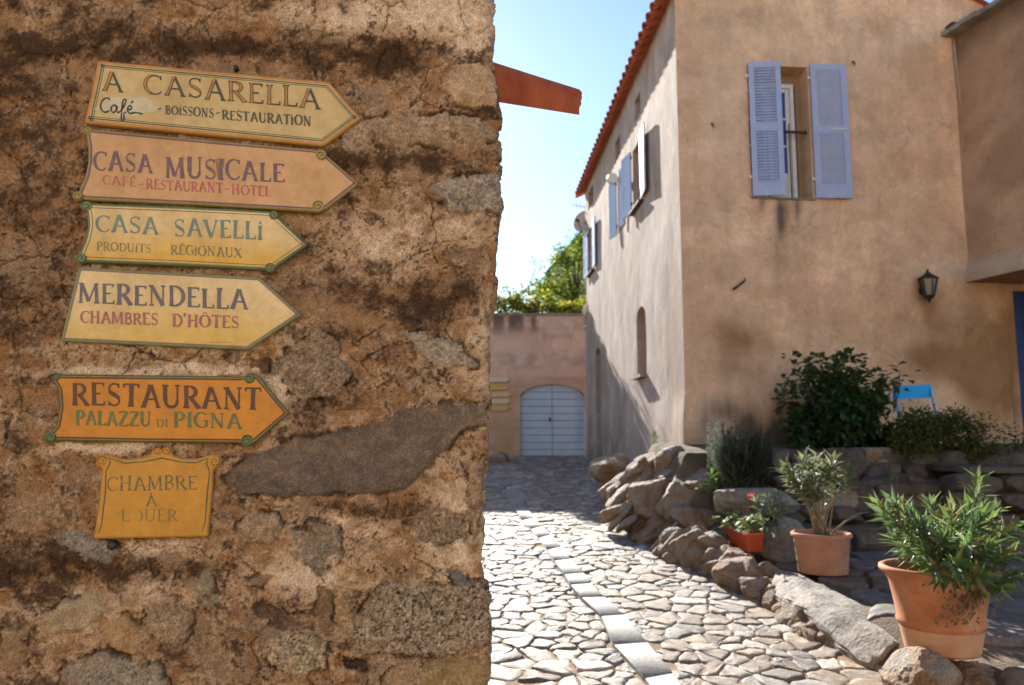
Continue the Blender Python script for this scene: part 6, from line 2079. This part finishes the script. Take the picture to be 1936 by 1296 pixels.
def leafy(name, label, base, centers, n, L, W, pal, seed, mat, stems=12, cat='shrub', rstem=.008, loose=14):
    """foliage as leaf clumps round given centres (pos, radius xyz)"""
    rnd = random.Random(seed)
    t = thing(name, label, cat, base)
    lf = MB(); sm = MB()
    tot = sum(c[1][0] * c[1][2] for c in centers)
    for c, r in centers:
        c = np.asarray(c, float)
        m_ = max(6, int(n * r[0] * r[2] / tot))
        sub = [c + np.array([rnd.gauss(0, .45) * r[0], rnd.gauss(0, .45) * r[1], rnd.gauss(0, .45) * r[2]]) for _ in range(max(3, m_ // loose))]
        sm.tube([base + np.array([rnd.uniform(-.1, .1), rnd.uniform(-.05, .05), 0]), (base + c) / 2 + np.array([rnd.uniform(-.05, .05), 0, .02]), c], [rstem, rstem * .8, rstem * .4], 5)
        for q in range(m_):
            s = rnd.choice(sub)
            p = s + np.clip(np.array([rnd.gauss(0, 1), rnd.gauss(0, 1), rnd.gauss(0, 1)]), -1.5, 1.5) * min(L, .09) * 0.95
            d = (p - c) / (np.linalg.norm(p - c) + 1e-6) * .6 + np.array([rnd.uniform(-1, 1), rnd.uniform(-1, 1), rnd.uniform(-.7, .5)])
            lf.leaf(p, d, np.array([rnd.uniform(-.6, .6), rnd.uniform(-.6, .6), 1]), L * rnd.uniform(.6, 1.25), W * rnd.uniform(.7, 1.2), rnd.uniform(0, .25), np.array(rnd.choice(pal)) * rnd.uniform(.7, 1.3))
    sm.build('stem', M['bark'], t, smooth=True)
    lf.build('foliage', mat, t)
    return t


GR = [(.05, .10, .03), (.065, .12, .035), (.04, .08, .028), (.08, .135, .04)]
k9 = 10.0 / F
cs = []
for (px, py, rx, rz) in [(1540, 790, 30, 40), (1588, 735, 36, 34), (1600, 800, 50, 36), (1638, 778, 30, 32), (1678, 826, 24, 18), (1528, 722, 14, 16), (1508, 690, 9, 10), (1512, 720, 7, 14), (1702, 716, 8, 8), (1668, 735, 9, 14), (1520, 830, 26, 20), (1640, 830, 50, 20), (1606, 692, 16, 14), (1556, 696, 8, 10), (1580, 830, 44, 18), (1498, 760, 9, 20), (1668, 836, 30, 14), (1508, 800, 16, 24), (1630, 735, 20, 14), (1560, 760, 26, 24)]:
    cs.append((at_y(px, py, 10.0 + .25 * math.sin(px)), (rx * k9, .22, rz * k9)))
leafy('garden_shrub', 'large dark leafy shrub against the ochre wall left of the blue chair', at_y(1595, 852, 10.05), cs, 3900, .115, .085, GR, 61, M['leaf'], loose=26)
mb = MB()
for (a, b) in [((1583, 700), (1581, 660)), ((1552, 700), (1548, 668)), ((1575, 850), (1500, 690)), ((1640, 850), (1598, 800)), ((1690, 780), (1702, 700))]:
    p = at_y(*a, 9.9); q = at_y(*b, 9.9); mb.tube([p, (p + q) / 2 + RT * .02, q], [.008, .007, .005], 5)
tag(mb.build('garden_cane', M['bark'], loc=at_y(1583, 850, 9.9)), 'thin dark canes sticking up out of the large dark shrub', 'cane')
YG = [(.12, .13, .03), (.09, .12, .03), (.16, .14, .04), (.07, .11, .03)]
cs = []
for (px, py, rx, rz) in [(1720, 850, 40, 30), (1760, 820, 45, 35), (1800, 810, 40, 28), (1840, 820, 34, 30), (1780, 860, 60, 24), (1830, 855, 40, 25), (1740, 800, 24, 16), (1860, 840, 20, 24), (1700, 870, 26, 20), (1765, 795, 26, 16), (1725, 800, 26, 18), (1800, 790, 24, 14), (1740, 822, 34, 24), (1775, 806, 30, 22), (1712, 812, 24, 24), (1735, 880, 40, 14)]:
    cs.append((at_y(px, py, 9.38 + .08 * math.sin(px)), (rx * k9, .22, rz * k9)))
leafy('ground_plant', 'low yellowish green bushy plant in front of the blue chair', at_y(1780, 885, 9.6), cs, 10500, .05, .028, YG, 62, M['leaf_dull'])
cs = [(at_y(px, py, 9.6), (.14, .12, .08)) for px, py in [(1905, 820), (1930, 830), (1950, 815), (1970, 830)]]
leafy('ground_plant', 'small green plant at the right edge beyond the low garden wall', at_y(1930, 850, 9.6), cs, 300, .06, .03, GR, 63, M['leaf'])
cs = [(at_y(px, py, 8.9), (.09, .08, .06)) for px, py in [(1350, 905), (1365, 920), (1345, 925), (1380, 915), (1355, 890)]]
leafy('ground_plant', 'bright green leafy plant at the foot of the rosemary', at_y(1362, 940, 8.9), cs, 260, .05, .034, [(.14, .26, .05), (.2, .32, .07), (.1, .2, .04)], 64, M['leaf'])
for i, (px, py, Y, lab) in enumerate([(1237, 828, 10.3, 'pale thin weed on top of the outcrop at the wall foot'), (1560, 905, 8.9, 'thin green weed between the garden edging stones'), (1690, 905, 8.75, 'green weed tuft on the step left of the retaining wall')]):
    t = thing('weed', lab, 'plant', at_y(px, py + 16, Y)); mb = MB(); rnd = random.Random(80 + i)
    for q in range(60):
        p = at_y(px + rnd.gauss(0, 5), py + rnd.uniform(-10, 16), Y)
        mb.leaf(p, np.array([rnd.uniform(-.5, .5), rnd.uniform(-.5, .5), 1]), UP, rnd.uniform(.04, .08), .012, .1, np.array((.22, .24, .13)) * rnd.uniform(.7, 1.2))
    mb.build('foliage', M['leaf_dull'], t)

# vine along the gate wall and the tree behind
VY = [(.50, .46, .05), (.28, .30, .04), (.20, .27, .04), (.36, .33, .05), (.13, .21, .035), (.40, .34, .06)]
cs = []
rnd = random.Random(14)
for x in range(925, 1110, 9):
    cs.append((at_y(x, 583 + rnd.uniform(-9, 6), 20.45 + rnd.uniform(-.15, .3)), (.16, .2, .15)))
for x, y in [(955, 562), (970, 566), (990, 560), (1010, 560), (985, 552), (1030, 555), (1005, 545), (940, 565)]:
    cs.append((at_y(x, y, 20.6), (.11, .12, .08)))
leafy('climbing_vine', 'yellow green vine spilling along the top of the pink garden wall', at_y(1000, 592, 20.6), cs, 2300, .11, .095, VY, 65, M['leaf_vine'], cat='vine')
t = thing('tree', 'dense green tree behind the garden wall beside the tall house', 'tree', at_y(1085, 640, 25.5))
TG = [(.10, .18, .03), (.15, .24, .04), (.07, .14, .025), (.24, .33, .05), (.36, .40, .06)]
trunk = MB(); b0 = at_y(1088, 700, 25.5)
trunk.tube([b0, at_y(1092, 600, 25.5), at_y(1086, 520, 25.5)], [.12, .10, .05], 8)
lf = MB(); rnd = random.Random(66)
TC = [(1085, 480, 30, 26), (1100, 455, 20, 20), (1065, 510, 28, 24), (1050, 540, 32, 22), (1085, 540, 30, 30), (1100, 510, 20, 40), (1035, 555, 24, 14), (1070, 565, 40, 18), (1095, 575, 24, 22), (1025, 545, 12, 10), (1110, 470, 20, 30), (1065, 485, 14, 12)]
for (px, py, rx, rz) in TC:
    c = at_y(px, py, 25.5 + rnd.uniform(-.3, .4)); kk = 25.5 / F
    trunk.tube([at_y(1088, 580, 25.5), (at_y(1088, 560, 25.5) + c) / 2, c], [.04, .03, .012], 5)
    subs = [c + np.array([rnd.gauss(0, .5) * rx * kk, rnd.gauss(0, .3), rnd.gauss(0, .5) * rz * kk]) for _ in range(16)]
    for q in range(330):
        p = rnd.choice(subs) + np.array([rnd.gauss(0, .11) for _ in range(3)])
        lf.leaf(p, np.array([rnd.uniform(-1, 1), rnd.uniform(-1, 1), rnd.uniform(-.8, .5)]), np.array([rnd.uniform(-.6, .6), rnd.uniform(-.6, .6), 1]), rnd.uniform(.09, .17), .07, .2, np.array(rnd.choice(TG)) * rnd.uniform(.7, 1.3))
trunk.build('trunk', M['bark'], t, smooth=True); lf.build('crown', M['leaf_vine'], t)
# thin shoots against the sky
t = thing('vine_shoot', 'thin leafy shoots rising against the sky above the vine', 'vine', at_y(985, 575, 20.8))
sm = MB(); lf = MB()
for pl in [[(985, 575), (998, 548), (1008, 525), (1012, 512)], [(1005, 560), (1020, 535), (1034, 518)], [(960, 570), (975, 558), (992, 552)], [(950, 545), (958, 541), (972, 548)]]:
    pts = [at_y(x, y, 20.8) for x, y in pl]
    sm.tube(pts, .008, 4)
    for p, q in zip(pts[:-1], pts[1:]):
        for s in (0.3, .6, .95):
            for _ in range(2):
                lf.leaf(p + (q - p) * s, np.array([rnd.uniform(-1, 1), rnd.uniform(-.5, .5), rnd.uniform(-.6, .6)]), ZZ, rnd.uniform(.07, .13), .06, .1, np.array((.10, .17, .06)))
sm.build('stem', M['bark'], t); lf.build('foliage', M['leaf'], t)

# ================================================================== blue folding chair
cy = 10.0
tl = at_y(1688, 733, cy); tr = at_y(1760, 729, cy - .05); bl_ = at_y(1690, 750, cy)
cc = (tl + tr) / 2; cc[2] = 1.33
t = thing('garden_chair', 'bright blue metal folding chair behind the plants at the ochre wall', 'chair', cc)
ex = tr - tl; wd = np.linalg.norm(ex); ex /= wd
ey = np.array([-ex[1], ex[0], 0])
mb = MB(); hb = 0.17; mb.box((tl + tr) / 2 - ZZ * .07 + ey * .0, ex, ey, ZZ, wd / 2, .012, hb / 2)
mb.build('backrest', M['chair'], t)
mb = MB(); seat_z = 1.33 + .44
sc_ = (tl + tr) / 2; sc_[2] = seat_z
mb.box(sc_ - ey * .24, ex, ey, ZZ, wd / 2 - .02, .20, .012)
mb.build('seat', M['chair'], t)
for s in (-1, 1):
    topp = (tl + tr) / 2 + ex * s * (wd / 2 - .02) - ZZ * .05
    ft = sc_ + ex * s * (wd / 2 - .0) - ey * .42; ft[2] = 1.30
    mb = MB(); mb.tube([topp + ZZ * .04, sc_ + ex * s * (wd / 2 - .005) - ey * .15, ft], .013, 6); mb.build('leg', M['chair'], t)
    ft2 = sc_ + ex * s * (wd / 2 - .03) + ey * .06; ft2[2] = 1.30
    mb = MB(); mb.tube([sc_ + ex * s * (wd / 2 - .03) - ey * .42, ft2], .012, 6); mb.build('leg', M['chair'], t)

SC.cycles.max_bounces = 8
SC.cycles.diffuse_bounces = 5
